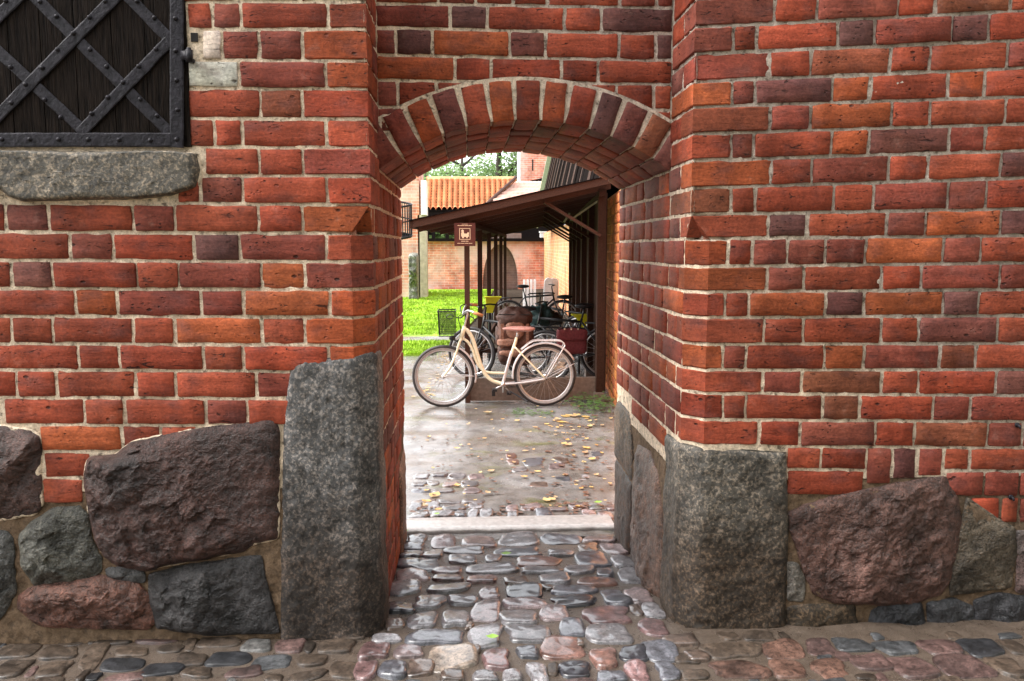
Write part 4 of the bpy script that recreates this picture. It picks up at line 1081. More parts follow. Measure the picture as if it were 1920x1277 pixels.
em.prism([q(*p) for p in ((.33, .32), (.39, .28), (.45, .32), (.45, .40), (.48, .46), (.60, .46), (.64, .40), (.70, .42), (.68, .52), (.70, .58), (.64, .61), (.62, .66), (.57, .66), (.57, .60), (.46, .60), (.45, .66), (.38, .66), (.37, .60), (.33, .57), (.32, .46), (.35, .40))], 'y', Yb+.0025, Yb-.001)
em.build('emblem', M['signgold'], sg)
for k, line in enumerate((((.16, .10, .26, .125), (.28, .10, .47, .125), (.49, .10, .66, .125), (.68, .10, .83, .125)), ((.36, .045, .64, .06),), ((.33, .775, .52, .80), (.54, .775, .67, .80)), ((.14, .87, .30, .89), (.32, .87, .48, .89), (.50, .87, .66, .89), (.68, .87, .85, .89)))):
    for r in line:
        tx = MB(); rect(tx, *r); tx.build('lettering', M['signgold'], sg)
# ------------------------------------------------------------------ yellow tapered plates
def funnel(pts, z, lab):
    P = [at(740+x/4.364, 520+y/4.364, z) for x, y in pts]; p0 = P[-1]
    t = thing('yellow_hopper', lab, 'hopper', p0, 'yellow tapered hoppers by the bicycles')
    m = MB(); m.prism([(p.x, p.z) for p in P], 'y', P[0].y-.07, P[0].y+.07); m.build('hopper_body', M['yellow'], t)
    m = MB(); m.box(((P[0].x+P[1].x)/2, P[0].y, P[0].z+.006), (abs(P[1].x-P[0].x)+.02, .17, .012)); m.build('rim', M['yellow'], t)
    m = MB(); c = (P[3]+P[4])/2 if len(P) > 4 else P[-1]
    m.tube([(c.x, c.y, c.z+.01), (c.x, c.y, GZ)], .018, 8); m.build('stand_pipe', M['black'], t)
funnel([(742, 165), (868, 165), (822, 215), (800, 288), (752, 288)], 10.6, 'yellow tapered hopper among the left posts of the shelter')
funnel([(1455, 310), (1572, 310), (1560, 405), (1520, 405), (1500, 350)], 10.6, 'yellow tapered hopper near the right posts of the shelter')
# ------------------------------------------------------------------ bicycles
def ring_pts(c, r, T, n=40, a0=0, a1=2*math.pi, closed=True):
    return [T((c[0]+r*math.cos(a0+(a1-a0)*i/(n if closed else n-1)), 0, c[1]+r*math.sin(a0+(a1-a0)*i/(n if closed else n-1)))) for i in range(n)]
def off(T, p, dy): return T((p[0], dy, p[1]))
def wheel(par, T, c, r, mt, spokes=28, yoff=0, band=None):
    TT = lambda v: T((v[0], v[1]+yoff, v[2]))
    w_ = MB().tube(ring_pts(c, r-.021, TT, 48), .021, 8, closed=True).build('wheel', mt, par, True)
    if band: MB().tube(ring_pts(c, r-.032, TT, 48), .0185, 8, closed=True).build('tyre_wall', band, w_, True)
    MB().tube(ring_pts(c, r-.052, TT, 48), .011, 6, closed=True).build('rim', M['chrome'], w_, True)
    s = MB()
    for k in range(spokes):
        a = 2*math.pi*k/spokes; d = .35*(1 if k % 2 else -1); h = .022*(1 if (k//2) % 2 else -1)
        s.tube([TT((c[0]+.02*math.cos(a+d*3), h, c[1]+.02*math.sin(a+d*3))), TT((c[0]+(r-.055)*math.cos(a), 0, c[1]+(r-.055)*math.sin(a)))], .0012, 3)
    s.build('spokes', M['spoke'], w_)
    MB().tube([TT((c[0], -.05, c[1])), TT((c[0], .05, c[1]))], .02, 10).build('hub', M['chrome'], w_, True)
    return w_
# the cream town bicycle: plane coordinates (x to the right, z up) measured from the photograph at its real distance
ZB = 8.42
def b2(x, y):
    p = at(740+x/4.364, 520+y/4.364, ZB); return (p.x, p.z)
T1 = lambda v: (v[0], CAMY+ZB+v[1], v[2])
bk = thing('bicycle', 'cream step-through town bicycle with wire front basket standing before the shelter', 'bicycle', (b2(830, 0)[0], CAMY+ZB, GZ))
S = 1/4.364*ZB/1500*1.0
fw, rw = b2(400, 808), b2(1230, 822); RW = 258*S*1.005
gz_w = gz(CAMY+ZB); fw = (fw[0], gz_w+RW-.004); rw = (rw[0], gz_w+RW-.004)
wheel(bk, T1, fw, RW, M['tyre'], 32, band=M['tyretan']); wheel(bk, T1, rw, RW, M['tyre'], 32, band=M['tyretan'])
def tb(pts, r, name, mat, n=6, dy=None, sp_=True, nn=10):
    P = [b2(*p[:2]) for p in pts]; dys = [p[2] if len(p) > 2 else 0 for p in pts]
    Q = [Vector(T1((p[0], d, p[1]))) for p, d in zip(P, dys)]
    if sp_ and len(Q) > 2: Q = spline(Q, n)
    return MB().tube(Q, r if not isinstance(r, list) else [np.interp(i/(len(Q)-1), np.linspace(0, 1, len(r)), r) for i in range(len(Q))], nn).build(name, mat, bk, True)
fr_ = tb([(566, 420), (600, 440), (640, 510), (668, 600), (700, 700), (740, 790), (800, 845), (885, 872)], [.021, .021, .02, .02], 'frame', M['cream'])
def sub(pts, r, name, mat, **k):
    o = tb(pts, r, name, mat, **k); o.parent = fr_; o.matrix_parent_inverse = Matrix.Identity(4); return o
sub([(556, 500), (600, 530), (640, 600), (665, 680), (705, 745), (770, 778), (910, 785)], .014, 'lower_tube', M['cream'])
sub([(572, 400), (545, 500)], .022, 'head_tube', M['cream'])
sub([(885, 872), (918, 745), (958, 608)], .017, 'seat_tube', M['silver'])
sub([(950, 640), (985, 540), (998, 492)], .016, 'seat_tube', M['cream'])
for s in (-1, 1):
    sub([(982, 568, .02*s), (1110, 700, .045*s), (1228, 820, .055*s)], .0085, 'seat_stay', M['cream'])
    sub([(890, 872, .03*s), (1060, 855, .045*s), (1228, 825, .055*s)], .0105, 'chain_stay', M['silver'])
    tb([(545, 500, .0), (535, 520, .05*s), (505, 610, .052*s), (465, 710, .052*s), (405, 800, .052*s)], [.014, .012, .009], 'fork_blade', M['cream'])
    tb([(1232, 818, .07*s), (1365, 590, .07*s), (1385, 548, .06*s), (1350, 518, .055*s), (1240, 516, .055*s), (1130, 520, .055*s), (1035, 590, .03*s)], .007, 'rack_rail', M['silver'])
    tb([(1235, 822, .065*s), (1350, 762, .06*s), (1468, 702, .025*s)], .004, 'fender_stay', M['silver'])
    tb([(405, 802, .06*s), (530, 803, .05*s), (652, 806, .02*s)], .004, 'fender_stay', M['silver'])
for y0 in (1150, 1230, 1310):
    tb([(y0, 516, -.055), (y0, 516, .055)], .005, 'rack_bar', M['silver'], sp_=False)
# mudguards: curved strips
def guard(c, r, a0, a1, mat, name, wd=.026):
    V = []; n = 36
    for i in range(n+1):
        a = a0+(a1-a0)*i/n
        for d, rr in ((-wd, -.012), (-wd*.75, .003), (0, .007), (wd*.75, .003), (wd, -.012)):
            V.append(T1((c[0]+(r+rr)*math.cos(a), d, c[1]+(r+rr)*math.sin(a))))
    o = mesh(name, V, [(i*5+k, i*5+k+1, (i+1)*5+k+1, (i+1)*5+k) for i in range(n) for k in range(4)], mat, bk, True)
    md = o.modifiers.new('s', 'SOLIDIFY'); md.thickness = .002
guard(rw, RW+.018, math.radians(28), math.radians(186), M['silver'], 'mudguard')
guard(fw, RW+.014, math.radians(-12), math.radians(66), M['silver'], 'mudguard')
tb([(570, 408), (585, 350), (596, 300), (585, 285), (565, 300)], .011, 'stem', M['chrome'])
hb = tb([(705, 292, -.27), (650, 272, -.26), (600, 262, -.18), (568, 290, -.06), (560, 300, 0), (566, 275, .06), (585, 240, .18), (630, 236, .26), (672, 240, .27)], .011, 'handlebar', M['chrome'])
tb([(718, 296, -.272), (640, 272, -.262)], .017, 'grip', M['grip'], sp_=False); tb([(680, 241, .272), (600, 236, .262)], .017, 'grip', M['grip'], sp_=False)
tb([(600, 300, -.2), (640, 318, -.22), (662, 345, -.24)], .006, 'brake_lever', M['black']); tb([(545, 300, .1), (538, 250, .15), (570, 232, .2)], .006, 'brake_lever', M['black'])
tb([(560, 300, 0), (520, 330, .02), (540, 420, .02), (530, 520, .02)], .004, 'brake_cable', M['black'])
tb([(545, 500), (505, 520), (480, 505)], .008, 'lamp_bracket', M['black'])
def blob(name, c, rx, ry, rz_, mat, par, f=None, n=16, m=10):
    V = []; F = []
    for j in range(m+1):
        t = math.pi*j/m
        for i in range(n):
            a = 2*math.pi*i/n; x, y, z = math.sin(t)*math.cos(a), math.sin(t)*math.sin(a), math.cos(t)
            if f: x, y, z = f(x, y, z)
            V.append((c[0]+rx*x, c[1]+ry*y, c[2]+rz_*z))
    for j in range(m):
        for i in range(n): F.append((j*n+i, j*n+(i+1) % n, (j+1)*n+(i+1) % n, (j+1)*n+i))
    o = mesh(name, V, F, mat, par, True); bm = bmesh.new(); bm.from_mesh(o.data); bmesh.ops.remove_doubles(bm, verts=bm.verts, dist=1e-5); bmesh.ops.recalc_face_normals(bm, faces=bm.faces); bm.to_mesh(o.data); bm.free()
    return o
c = T1((b2(472, 498)[0], 0, b2(472, 498)[1])); blob('headlamp', c, .034, .03, .03, M['black'], bk)
# saddle
c = T1((b2(1015, 425)[0], 0, b2(1015, 425)[1]))
def sad(x, y, z):
    wd = .45+.55*max(0, min(1, (x+.6)/1.3)); return x, y*wd, (z*.75 if z > 0 else z*(.5+.4*max(0, x)))+.12*x*x
blob('saddle', c, .19*.98*.95, .10, .045, M['leather'], bk, sad, 20, 12)
tb([(998, 492), (1012, 435)], .012, 'seat_post', M['chrome'], sp_=False)
# crank, pedals, chain guard, stand
bb = b2(886, 872)
MB().tube([T1((bb[0], -.05, bb[1])), T1((bb[0], .05, bb[1]))], .022, 12).build('bottom_bracket', M['chrome'], bk, True)
tb([(886, 872, .06), (1000, 905, .06), (1225, 860, .06), (1235, 800, .06), (1000, 845, .06), (886, 835, .06), (850, 872, .06), (886, 905, .06), (1000, 905, .06)], .004, 'chain', M['black'])
for s, p in ((-1, (815, 905)), (1, (940, 965))):
    tb([(886, 872, .07*s), (p[0]+8, p[1]-5, .08*s)], .008, 'crank', M['chrome'], sp_=False)
    pp = b2(*p); MB().box(T1((pp[0], .12*s, pp[1])), (.05, .09, .025)).build('pedal', M['black'], bk)
pp = b2(806, 930); MB().box(T1((pp[0], -.11, pp[1])), (.035, .07, .06)).build('pedal', M['black'], bk)
tb([(940, 925, -.05), (1010, 960, -.09), (1088, 998, -.15)], .008, 'kickstand', M['black'])
tb([(890, 850, -.03), (885, 940, -.03)], .01, 'crank_arm', M['chrome'], sp_=False)
# basket: open wire box
BKx0, BKz1 = b2(356, 272); BKx1, BKz0 = b2(502, 470); bw = .15
wires = MB()
def edge(x0, y0, z0, x1, y1, z1, r=.0026): wires.tube([T1((x0, y0, z0)), T1((x1, y1, z1))], r, 4)
xA = lambda t: BKx0+.012*(1-t); xB = lambda t: BKx1-.004*(1-t)
N = 14
for i in range(N+1):
    t = i/N; z = BKz0+(BKz1-BKz0)*t
    for yy in (-bw, bw): edge(xA(t), yy, z, xB(t), yy, z)
    for xx in (xA(t), xB(t)): edge(xx, -bw, z, xx, bw, z)
for i in range(13):
    s = i/12
    for yy in (-bw, bw): edge(xA(0)+(xB(0)-xA(0))*s, yy, BKz0, xA(1)+(xB(1)-xA(1))*s, yy, BKz1)
    y_ = -bw+2*bw*s
    edge(xA(0), y_, BKz0, xA(1), y_, BKz1); edge(xB(0), y_, BKz0, xB(1), y_, BKz1); edge(xA(0)+(xB(0)-xA(0))*s, -bw, BKz0, xA(0)+(xB(0)-xA(0))*s, bw, BKz0)
bas = wires.build('basket', M['black'], bk)
rim_ = MB(); loop = [T1((x, y, BKz1)) for x, y in ((BKx0, -bw), (BKx1, -bw), (BKx1, bw), (BKx0, bw))]
rim_.tube(loop, .006, 6, closed=True).build('basket_rim', M['black'], bas); rim_ = MB(); loop = [T1((x, y, BKz0)) for x, y in ((xA(0), -bw), (xB(0), -bw), (xB(0), bw), (xA(0), bw))]; rim_.tube(loop, .004, 6, closed=True)
rim_.build('basket_rim', M['black'], bas)
bp = b2(455, 312); m = MB(); m.tube([T1((bp[0]+.035*math.cos(a), -bw-.006, bp[1]+.022*math.sin(a))) for a in np.linspace(0, 6.283, 14)[:-1]], .006, 5, closed=True); m.build('basket_badge', M['black'], bas)
tb([(500, 330), (545, 330), (570, 300)], .007, 'basket_bracket', M['black'])

# dark bicycles in the shelter, built in local coordinates then set down
def dark_bike(label, org, yaw, s=1.0, mat=None, loc_h=0):
    mat = mat or M['black']
    c_, s_ = math.cos(yaw), math.sin(yaw)
    T = lambda v: (org[0]+s*(v[0]*c_-v[1]*s_), org[1]+s*(v[0]*s_+v[1]*c_), org[2]+s*v[2])
    t = thing('bicycle', label, 'bicycle', org)
    r = .345; rw_, fw_ = (-.52, r), (.54, r)
    wheel(t, T, rw_, r, M['tyre'], 24); wheel(t, T, fw_, r, M['tyre'], 24)
    def tu(pts, rad, name, m=mat, par=None):
        return MB().tube([T(p if len(p) == 3 else (p[0], 0, p[1])) for p in pts], rad, 8).build(name, m, par or t, True)
    f = tu([(-.09, .29), (-.2, .78)], .017, 'frame'); 
    for pts in ([(-.19, .74), (.36, .78)], [(-.09, .29), (.37, .70)], [(.345, .84), (.385, .66)]): tu(pts, .017, 'frame_tube', mat, f)
    for q in (-1, 1):
        tu([(-.09, .03*q, .29), (-.52, .06*q, r)], .009, 'chain_stay', mat, f); tu([(-.195, .03*q, .74), (-.52, .06*q, r)], .008, 'seat_stay', mat, f)
        tu([(.385, .05*q, .66), (.44, .05*q, .5), (.54, .05*q, r)], .011, 'fork_blade')
    tu([(-.2, .78), (-.235, .93)], .012, 'seat_post')
    o = T((-.235, 0, .95)); blob('saddle', o, .13*s, .07*s, .035*s, M['black'], t)
    tu([(.345, .84), (.33, .95), (.36, .97)], .012, 'stem'); tu([(.30, -.28, .97), (.37, -.2, .98), (.37, .2, .98), (.30, .28, .97)], .011, 'handlebar')
    MB().tube(ring_pts((-.09, .29), .085, T, 24), .006, 6, closed=True).build('chainring', M['black'], t, True)
    tu([(-.09, .07, .29), (0.02, .09, .17)], .009, 'crank'); tu([(-.09, -.07, .29), (-.2, -.09, .41)], .009, 'crank')
    tu([(-.78, .72), (-.24, .73)], .012, 'rack'); tu([(-.7, .06, .72), (-.52, .07, r)], .006, 'rack_stay'); tu([(-.7, -.06, .72), (-.52, -.07, r)], .006, 'rack_stay')
    return t, T
gpt = lambda px, z: (at(px, 500, z).x, CAMY+z, gz(CAMY+z))
dark_bike('black sports bicycle side-on at the far end of the shelter', gpt(1003, 15.6), .0, 1.0)
dark_bike('dark bicycle loaded with the brown backpack in the shelter', gpt(955, 10.1), 2.7, .98)
dark_bike('dark bicycle carrying the red pannier near the right posts', gpt(1063, 10.3), 2.85, 1.0)
dark_bike('dark bicycle parked behind the red pannier', gpt(1040, 12.4), 2.2, 1.0)
# luggage
def soft(name, x0, x1, y0, y1, z, dep, mat, par, pw=4, seed=0, amp=.012, topf=None):
    a, b = at(740+x0/4.364, 520+y0/4.364, z), at(740+x1/4.364, 520+y1/4.364, z)
    c = ((a.x+b.x)/2, a.y, (a.z+b.z)/2); rx, rz2 = (b.x-a.x)/2, (a.z-b.z)/2; V = []; F = []; n, m = 36, 22
    for j in range(m+1):
        t = math.pi*j/m-math.pi/2
        for i in range(n):
            p = 2*math.pi*i/n; d = (math.cos(t)*math.cos(p), math.cos(t)*math.sin(p), math.sin(t))
            k = (abs(d[0])**pw+abs(d[1])**pw+abs(d[2])**pw)**(-1/pw); x, y, zz = d[0]*k, d[1]*k, d[2]*k
            if topf: x, y, zz = topf(x, y, zz)
            V.append((c[0]+rx*x, c[1]+dep*y, c[2]+rz2*zz))
    P = np.array(V); nn = fbm(P, 12, 3, seed)*amp; D = P-np.array(c); D /= np.linalg.norm(D, axis=1)[:, None]+1e-6; P = P+D*nn[:, None]
    for j in range(m):
        for i in range(n): F.append((j*n+i, j*n+(i+1) % n, (j+1)*n+(i+1) % n, (j+1)*n+i))
    o = mesh(name, P, F, mat, par, True); return o
zp = 9.5; p0 = at(740+985/4.364, 520+700/4.364, zp)
bag = thing('backpack', 'large brown travel backpack strapped upright on a bicycle behind the cream one', 'backpack', p0)
soft('body', 845, 1120, 330, 640, zp, .16, M['bag'], bag, 5, 1, .03)
soft('lid', 838, 1132, 245, 395, zp-.03, .18, M['bagdk'], bag, 3, 2, .03, topf=lambda x, y, z: (x*(1-.28*max(0, z)), y*(1-.2*max(0, z)), z))
soft('front_pocket', 915, 1060, 350, 500, zp-.15, .07, M['bagl'], bag, 4, 3)
soft('lower_pocket', 840, 1010, 500, 560, zp-.14, .09, M['bagl'], bag, 4, 4); soft('lower_pocket', 845, 970, 550, 700, zp-.12, .08, M['bagdk'], bag, 4, 5); soft('lower_pocket', 970, 1110, 560, 720, zp-.1, .08, M['bagdk'], bag, 4, 6)
soft('roll', 855, 1115, 625, 720, zp, .13, M['bagdk'], bag, 3, 7)
soft('side_pocket', 822, 880, 400, 560, zp-.02, .09, M['bagdk'], bag, 3, 8, .02); soft('side_pocket', 1085, 1140, 410, 560, zp-.02, .09, M['bagdk'], bag, 3, 9, .02)
soft('bed_roll', 850, 1100, 590, 650, zp-.17, .06, M['bagl'], bag, 2.5, 10, .015)
for x in (880, 1085):
    A, B = at(740+x/4.364, 520+380/4.364, zp-.18), at(740+x/4.364, 520+620/4.364, zp-.18)
    MB().bar(A, B, .035, .012, (0, 1, 0)).build('strap', M['bagl'], bag)
A, B = at(740+850/4.364, 520+305/4.364, zp-.2), at(740+1110/4.364, 520+305/4.364, zp-.2); MB().bar(A, B, .012, .008, (0, 1, 0)).build('zip', M['black'], bag)
zr = 9.75; p0 = at(740+1450/4.364, 520+620/4.364, zr)
rb = thing('pannier', 'faded red canvas pannier bag hanging by the right posts', 'pannier', p0)
soft('body', 1330, 1568, 440, 625, zr, .09, M['redbag'], rb, 6, 11, .01)
soft('flap', 1326, 1572, 415, 520, zr-.05, .07, M['redbag'], rb, 5, 12, .008)
A, B = at(740+1335/4.364, 520+425/4.364, zr-.1), at(740+1560/4.364, 520+425/4.364, zr-.1); MB().tube([A, (A+B)/2+Vector((0, 0, .03)), B], .008, 6).build('handle', M['black'], rb)
for k, x in enumerate((1390, 1445, 1500)):
    p = at(740+x/4.364, 520+423/4.364, zr-.12); MB().box(p, (.018, .01, .022)).build('buckle', M['chrome'], rb)
zg = 11.2; gb_ = thing('clothing_bundle', 'dark green jacket bundled over bicycles beside the brown backpack', 'jacket', at(1010, 640, zg))
soft('bundle', 1085, 1290, 235, 420, zg, .2, M['greenbag'], gb_, 2.6, 21, .05); soft('sleeve', 1090, 1190, 380, 490, zg-.1, .12, M['greenbag'], gb_, 2.4, 22, .04); soft('sleeve', 1230, 1360, 300, 400, zg, .15, M['black'], gb_, 2.4, 23, .04)
# pale upright boards and the grey rounded cabinet behind the bicycles
zw = 22
for k in range(4):
    x = 1060+k*30; a, b = at(740+(x-9)/4.364, 524, zw), at(740+(x+9)/4.364, 565, zw); w_ = (b.x-a.x)/2; cx = (a.x+b.x)/2
    pts = [(cx-w_, -.25), (cx+w_, -.25)]+[(cx+w_*math.cos(t), a.z-w_+w_*math.sin(t)) for t in np.linspace(0, math.pi, 8)]
    o = MB().prism(pts, 'y', a.y-.03+k*.05, a.y+.03+k*.05).build('upright_slat', M['whitepl'])
    tag(o, ['leftmost', 'second from left', 'third from left', 'rightmost'][k]+' of four pale rounded upright slats behind the far bicycle', 'slat', 'pale upright slats by the courtyard wall')
cab = thing('stacked_barriers', 'stack of grey round-topped metal panels beside the pale slats', 'panel stack', at(1032, 575, 21))
for k, (x0, x1, y0) in enumerate(((1285, 1338, 8), (1260, 1320, 5), (1215, 1285, 0))):
    a, b = at(740+x0/4.364, 520+y0/4.364, 21), at(740+x1/4.364, 590, 21); w_ = (b.x-a.x)/2; cx = (a.x+b.x)/2
    pts = [(cx-w_-.04, -.25), (cx+w_, -.25)]+[(cx+w_*math.cos(t), a.z-w_+w_*math.sin(t)) for t in np.linspace(0, math.pi, 10)]
    MB().prism(pts, 'y', a.y-k*.16-.06, a.y-k*.16+.06).build('panel', M['galv'], cab)

# ------------------------------------------------------------------ far buildings
ZW = 33; YW = CAMY+ZW
fwall = thing('courtyard_back_wall', 'pink-red brick courtyard wall with dark blind arch behind the lawn', 'wall', (1, YW, -.25))
A, B = at(780, 452, ZW), at(1030, 452, ZW); ztop = A.z
ac = at(940, 545, ZW); ahw = (at(972, 545, ZW).x-at(905, 545, ZW).x)/2; acx = (at(972, 545, ZW).x+at(905, 545, ZW).x)/2; atop = at(937, 458, ZW).z
ap = [(acx+ahw*math.cos(t), -.3+(atop+.3)*max(0, math.sin(t))**.8) for t in np.linspace(math.pi, 0, 25)]
m = MB(); x0, x1 = A.x-1, B.x+6
m.prism([(x0, -.5), (ap[0][0], -.5)]+[(ap[0][0], ztop), (x0, ztop)], 'y', YW, YW+.6); m.prism([(ap[-1][0], -.5), (x1, -.5), (x1, ztop), (ap[-1][0], ztop)], 'y', YW, YW+.6)
for p, q_ in zip(ap, ap[1:]): m.prism([p, q_, (q_[0], ztop), (p[0], ztop)], 'y', YW, YW+.6)
m.build('wall_body', M['farX'], fwall); m = MB().box((acx, YW+.45, .8), (ahw*2+.3, .1, 2.6)); m.build('blind_arch', M['farD'], fwall)
MB().box(((x0+x1)/2, YW+.2, ztop+.05), (x1-x0, .9, .12)).build('coping', M['wooddark'], fwall)
# tiled gallery above the wall
ZR_ = 36; YRf = CAMY+ZR_
gal = thing('tiled_gallery', 'open gallery building under an orange pantile roof behind the lawn', 'building', (0, YRf, 1))
e0, e1 = at(797, 393, ZR_), at(905, 393, ZR_); r0, r1 = at(800, 336, ZR_+1.5), at(968, 336, ZR_+1.5)
def tiles(name, E0, E1, R0, R1, step, rows, mat, par, amp=.035):
    E0, E1, R0, R1 = map(Vector, (E0, E1, R0, R1)); nrm = (E1-E0).cross(R0-E0).normalized()
    if nrm.z < 0: nrm = -nrm
    n = max(6, int((R1-R0).length/step)*6); V = []; F = []
    for j in range(rows):
        for t, lift in ((j/rows, .09), ((j+1)/rows, 0.0)):
            a, b = E0.lerp(R0, t), E1.lerp(R1, t)
            for i in range(n+1):
                # columns run straight up the slope, clipped at the hip
                ca, cb = E0.lerp(R0, t), E0.lerp(R0, t)+(R1-R0)
                p = ca.lerp(cb, i/n); lim = (b-a).length; 
                if (p-a).length > lim: p = b
                V.append(p+nrm*(lift+amp*(-1.2, .1, .8, 1, .8, .1)[i % 6]+random.gauss(0, .006)))
    k = n+1
    for j in range(rows):
        for i in range(n): F.append((2*j*k+i, 2*j*k+i+1, (2*j+1)*k+i+1, (2*j+1)*k+i))
        if j < rows-1:
            for i in range(n): F.append(((2*j+1)*k+i, (2*j+1)*k+i+1, (2*j+2)*k+i+1, (2*j+2)*k+i))
    return stuff(mesh(name, V, F, mat, par, True))
tiles('roof_tiles', e0, e1, r0, r1, .23, 11, M['tile'], gal, .085)
MB().add([e0, e1, r1, r0], [(0, 1, 2, 3)]).build('roof_deck', M['wooddark'], gal).location.z -= .06
MB().tube([e1+Vector((0, -.05, .1)), r1+Vector((0, -.05, .1))], .07, 8).build('valley', M['bagdk'], gal)
MB().tube([r0, r1], .12, 8).build('ridge', M['tile'], gal)
q0, q1 = at(797, 455, ZR_), at(925, 455, ZR_)
MB().box(((q0.x+q1.x)/2, YRf+2.6, 1.2), (q1.x-q0.x, .2, 4.0)).build('rear_wall', M['wooddark'], gal) if False else None
for x in (800, 812, 838, 862, 890, 920):
    p = at(x, 400, ZR_); MB().box((p.x, YRf+.3, 1.3), (.16, .16, 3.4)).build('gallery_post', M['wooddark'], gal)
p, p2 = at(797, 396, ZR_), at(940, 396, ZR_); MB().box(((p.x+p2.x)/2, YRf+.15, p.z-.06), (p2.x-p.x, .18, .22)).build('eaves_beam', M['wooddark'], gal)
a, b = at(797, 398, ZR_), at(816, 415, ZR_); MB().box(((a.x+b.x)/2, YRf+.4, a.z-.4), (b.x-a.x, .05, 1.2)).build('gallery_panel', M['wooddark'], gal)
a, b = at(836, 398, ZR_), at(960, 415, ZR_); MB().box(((a.x+b.x)/2, YRf+.4, a.z-.4), (b.x-a.x, .05, 1.2)).build('gallery_panel', M['wooddark'], gal)
# second roof on the right
wing = thing('tiled_wing', 'pale pink tiled wing roof right of the orange pantile roof', 'building', at(960, 460, 37))
tiles('roof_tiles', at(902, 396, 35.5), at(1040, 396, 35.5), at(966, 340, 38), at(1040, 340, 38), .2, 9, M['tilepink'], wing, .01)
a, b = at(915, 395, 36), at(1060, 460, 36); MB().box(((a.x+b.x)/2, a.y+1.2, (a.z+b.z)/2), (b.x-a.x, 1.6, a.z-b.z)).build('wall_body', M['wooddark'], wing)
p = at(1018, 441, 33.5); MB().box(p, (.24, .2, .2)).box(p+Vector((0, 0, .13)), (.3, .26, .05)).build('lantern', M['plaster'], wing)
# tower
zt = 40; a, b = at(976, 200, zt), at(1034, 350, zt)
tw = thing('brick_tower', 'plain red brick tower with a slit opening above the tiled roofs', 'tower', ((a.x+b.x)/2, CAMY+zt, 0))
MB().box(((a.x+b.x)/2, CAMY+zt+.9, (a.z-.5)/2), (b.x-a.x, 1.8, a.z+.5)).build('wall_body', M['farX'], tw)
s0, s1_ = at(997.5, 299, zt), at(999.8, 320, zt); MB().box(((s0.x+s1_.x)/2, CAMY+zt, (s0.z+s1_.z)/2), (s1_.x-s0.x, .04, s0.z-s1_.z)).build('slit_window', M['void'], tw)
MB().box((a.x-.05, CAMY+zt+.4, (a.z+at(970, 350, zt).z)/2), (.12, .8, a.z-at(970, 350, zt).z)).build('corner_strip', M['plaster'], tw)
MB().bar(at(972, 347, zt-.3), at(1030, 335, zt-.3), .2, .18).build('flashing', M['wooddark'], tw)
# timber hoarding with a steep plank roof over the side wall
hd = thing('timber_hoarding', 'dark steep plank-clad timber structure above the shelter on the right', 'building', (2.2, 12, 2))
def hp(z, s, t=0):      # z: distance from the camera, s: height
    Z = 2.30+s*3.9; return Vector((1.75+.0461*(z-10)+.225*(Z-2.9), CAMY+z, Z))
Y0h, Y1h = 9.2, 28; n = 46
for k in range(n):
    a, b = Y0h+(Y1h-Y0h)*k/n, Y0h+(Y1h-Y0h)*(k+1)/n-.03; d = random.uniform(0, .03)
    m = MB(); v = [hp(a, 0, 0), hp(b, 0, 0), hp(b, 1, 0), hp(a, 1, 0)]; v = [p+Vector((-d, 0, 0)) for p in v]
    m.add(v+[p+Vector((.04, 0, 0)) for p in v], [(0,1,2,3), (4,7,6,5), (0,4,5,1), (1,5,6,2), (2,6,7,3), (3,7,4,0)])
    m.build('plank', M['wooddark'] if k % 4 else M['woodbrown'], hd)
o3 = Vector((.06, 0, 0))
m = MB().add([hp(Y0h, 0)+o3, hp(Y1h, 0)+o3, hp(Y1h, 1)+o3, hp(Y0h, 1)+o3, (7, CAMY+Y0h, 2.3), (7, CAMY+Y1h, 2.3), (7, CAMY+Y1h, 6.2), (7, CAMY+Y0h, 6.2)],
    [(0,1,2,3), (4,7,6,5), (0,4,5,1), (1,5,6,2), (2,6,7,3), (3,7,4,0)]); m.build('timber_body', M['wooddark'], hd)
MB().bar(hp(Y1h+.1, 0)+Vector((-.06, 0, -.1)), hp(Y1h+.1, 1)+Vector((-.06, 0, 0)), .10, .22).build('bargeboard', M['palegreen'], hd)
# left: brick house corner, pale pillar, stone block, spiral stair
zl = 27; Yl = CAMY+zl
lh = thing('brick_house', 'red brick house end at far left edge beyond the lawn', 'house', (at(770, 540, zl).x, Yl, -.25))
a, b = at(735, 250, zl), at(788, 545, zl); MB().box(((a.x+b.x)/2, Yl+1.5, (a.z-.3)/2), (b.x-a.x, 3, a.z+.3)).build('wall_body', M['farX'], lh)
a, b = at(789, 338, zl), at(800, 403, zl); MB().box(((a.x+b.x)/2, Yl+.4, (a.z+b.z)/2), (b.x-a.x, .9, a.z-b.z)).build('rendered_pier', M['plaster'], lh)
a, b = at(783, 403, zl), at(801, 545, zl); MB().box(((a.x+b.x)/2, Yl+.4, (a.z-.28)/2), (b.x-a.x, .8, a.z+.28)).build('stone_pier', M['palestone'], lh)
sb = at(775, 474, zl-.8); o = boulder('stone_block', [(at(767, 474, zl-.8).x, at(767, 474, zl-.8).z), (at(784, 474, zl-.8).x, at(784, 474, zl-.8).z), (at(785, 548, zl-.8).x, -.28), (at(766, 548, zl-.8).x, -.28)], (.15, .155, .13), lambda a_, z_, w_: (a_, Yl-.8-w_*6, z_), .06, .02, n=60, K=12, seed=77, parent=lh)
st = thing('spiral_stair', 'dark iron spiral staircase on the far left brick house', 'staircase', (at(757, 460, 24).x, CAMY+24, .3))
cx_, cy_ = at(752, 400, 24).x, CAMY+24; rr_ = at(772, 400, 24).x-cx_; zb_, zt_ = at(757, 448, 24).z, at(757, 372, 24).z
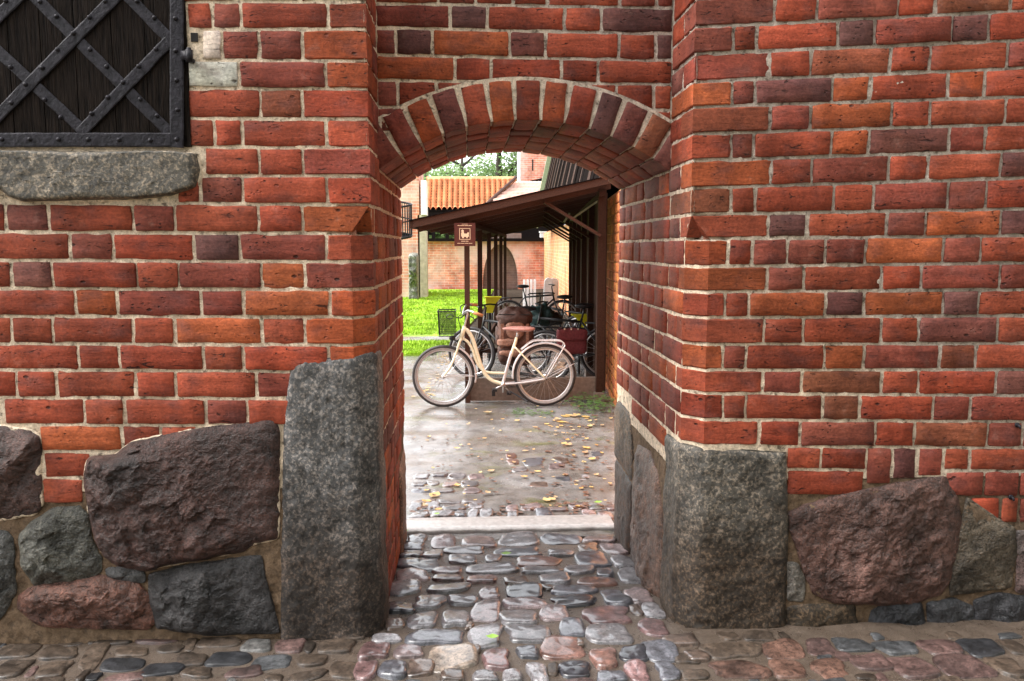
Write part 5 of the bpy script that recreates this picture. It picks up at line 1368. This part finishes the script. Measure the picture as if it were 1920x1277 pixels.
for dz, r_ in ((0, .02), (.45, .02), (.9, .03)):
    MB().tube([(cx_+rr_*math.cos(t), cy_+rr_*math.sin(t), zb_+(zt_-.9-zb_)*i/40+dz) for i, t in enumerate(np.linspace(-1.8, 3.2, 41))], r_, 6).build('handrail', M['iron'], st, True)
for i, t in enumerate(np.linspace(-1.8, 3.2, 22)):
    z = zb_+(zt_-.9-zb_)*i/21; MB().tube([(cx_+rr_*math.cos(t), cy_+rr_*math.sin(t), z), (cx_+rr_*math.cos(t), cy_+rr_*math.sin(t), z+.9)], .012, 5).build('baluster', M['iron'], st)
    MB().add([(cx_, cy_, z), (cx_+rr_*math.cos(t), cy_+rr_*math.sin(t), z), (cx_+rr_*math.cos(t+.24), cy_+rr_*math.sin(t+.24), z), (cx_, cy_, z-.04), (cx_+rr_*math.cos(t), cy_+rr_*math.sin(t), z-.04), (cx_+rr_*math.cos(t+.24), cy_+rr_*math.sin(t+.24), z-.04)], [(0,1,2), (3,5,4), (0,3,4,1), (1,4,5,2), (2,5,3,0)]).build('tread', M['iron'], st)
# ------------------------------------------------------------------ trees behind the roofs
def tree(px, zt, hgt, rad, label, seed, n=9000, base=None):
    r = random.Random(seed); X = at(px, 400, zt).x; Y = CAMY+zt
    t = thing('tree', label, 'tree', (X, Y, -.25), 'trees behind the courtyard roofs')
    m = MB(); m.tube([(X, Y, -.3), (X+.1, Y, hgt*.35), (X-.1, Y, hgt*.7), (X, Y, hgt*.95)], [.42, .34, .2, .04], 10); cl = []
    for k in range(26):
        a = r.uniform(0, 6.28); h0 = hgt*r.uniform(.28, .85); L = rad*r.uniform(.5, 1)
        e = Vector((X+math.cos(a)*L, Y+math.sin(a)*L, h0+L*r.uniform(.15, .6)))
        mid = Vector((X+math.cos(a)*L*.5, Y+math.sin(a)*L*.5, h0+L*.25)); m.tube([(X, Y, h0), mid, e], [.11, .07, .02], 6); cl += [e, mid, mid.lerp(e, .5)+Vector((r.gauss(0, .5), r.gauss(0, .5), r.gauss(0, .5)))]
    m.build('trunk', M['bark'], t, True); V = []; F = []
    for _ in range(n):
        c = r.choice(cl); p = c+Vector((r.gauss(0, .55), r.gauss(0, .55), r.gauss(0, .45))); s = r.uniform(.05, .11)
        u = Vector((r.gauss(0, 1), r.gauss(0, 1), r.gauss(0, .6))).normalized(); v = u.orthogonal().normalized(); k = len(V)
        V += [p-u*s*1.4, p+v*s*.8, p+u*s*1.4, p-v*s*.8]; F.append((k, k+1, k+2, k+3))
    mesh('crown', V, F, M['foliage'], t)
tree(938, 52, 9.5, 4.2, 'leafy green tree rising directly left of the brick tower', 4, 8000)
tree(868, 56, 8.6, 4.0, 'leafy green tree behind the middle of the orange tiled roof', 9, 5500)
tree(800, 60, 8.0, 3.6, 'leafy green tree behind the left end of the orange tiled roof', 14, 5000)
tree(826, 44, 3.3, 2.2, 'green bush glimpsed below the eaves of the tiled gallery', 23, 5000)
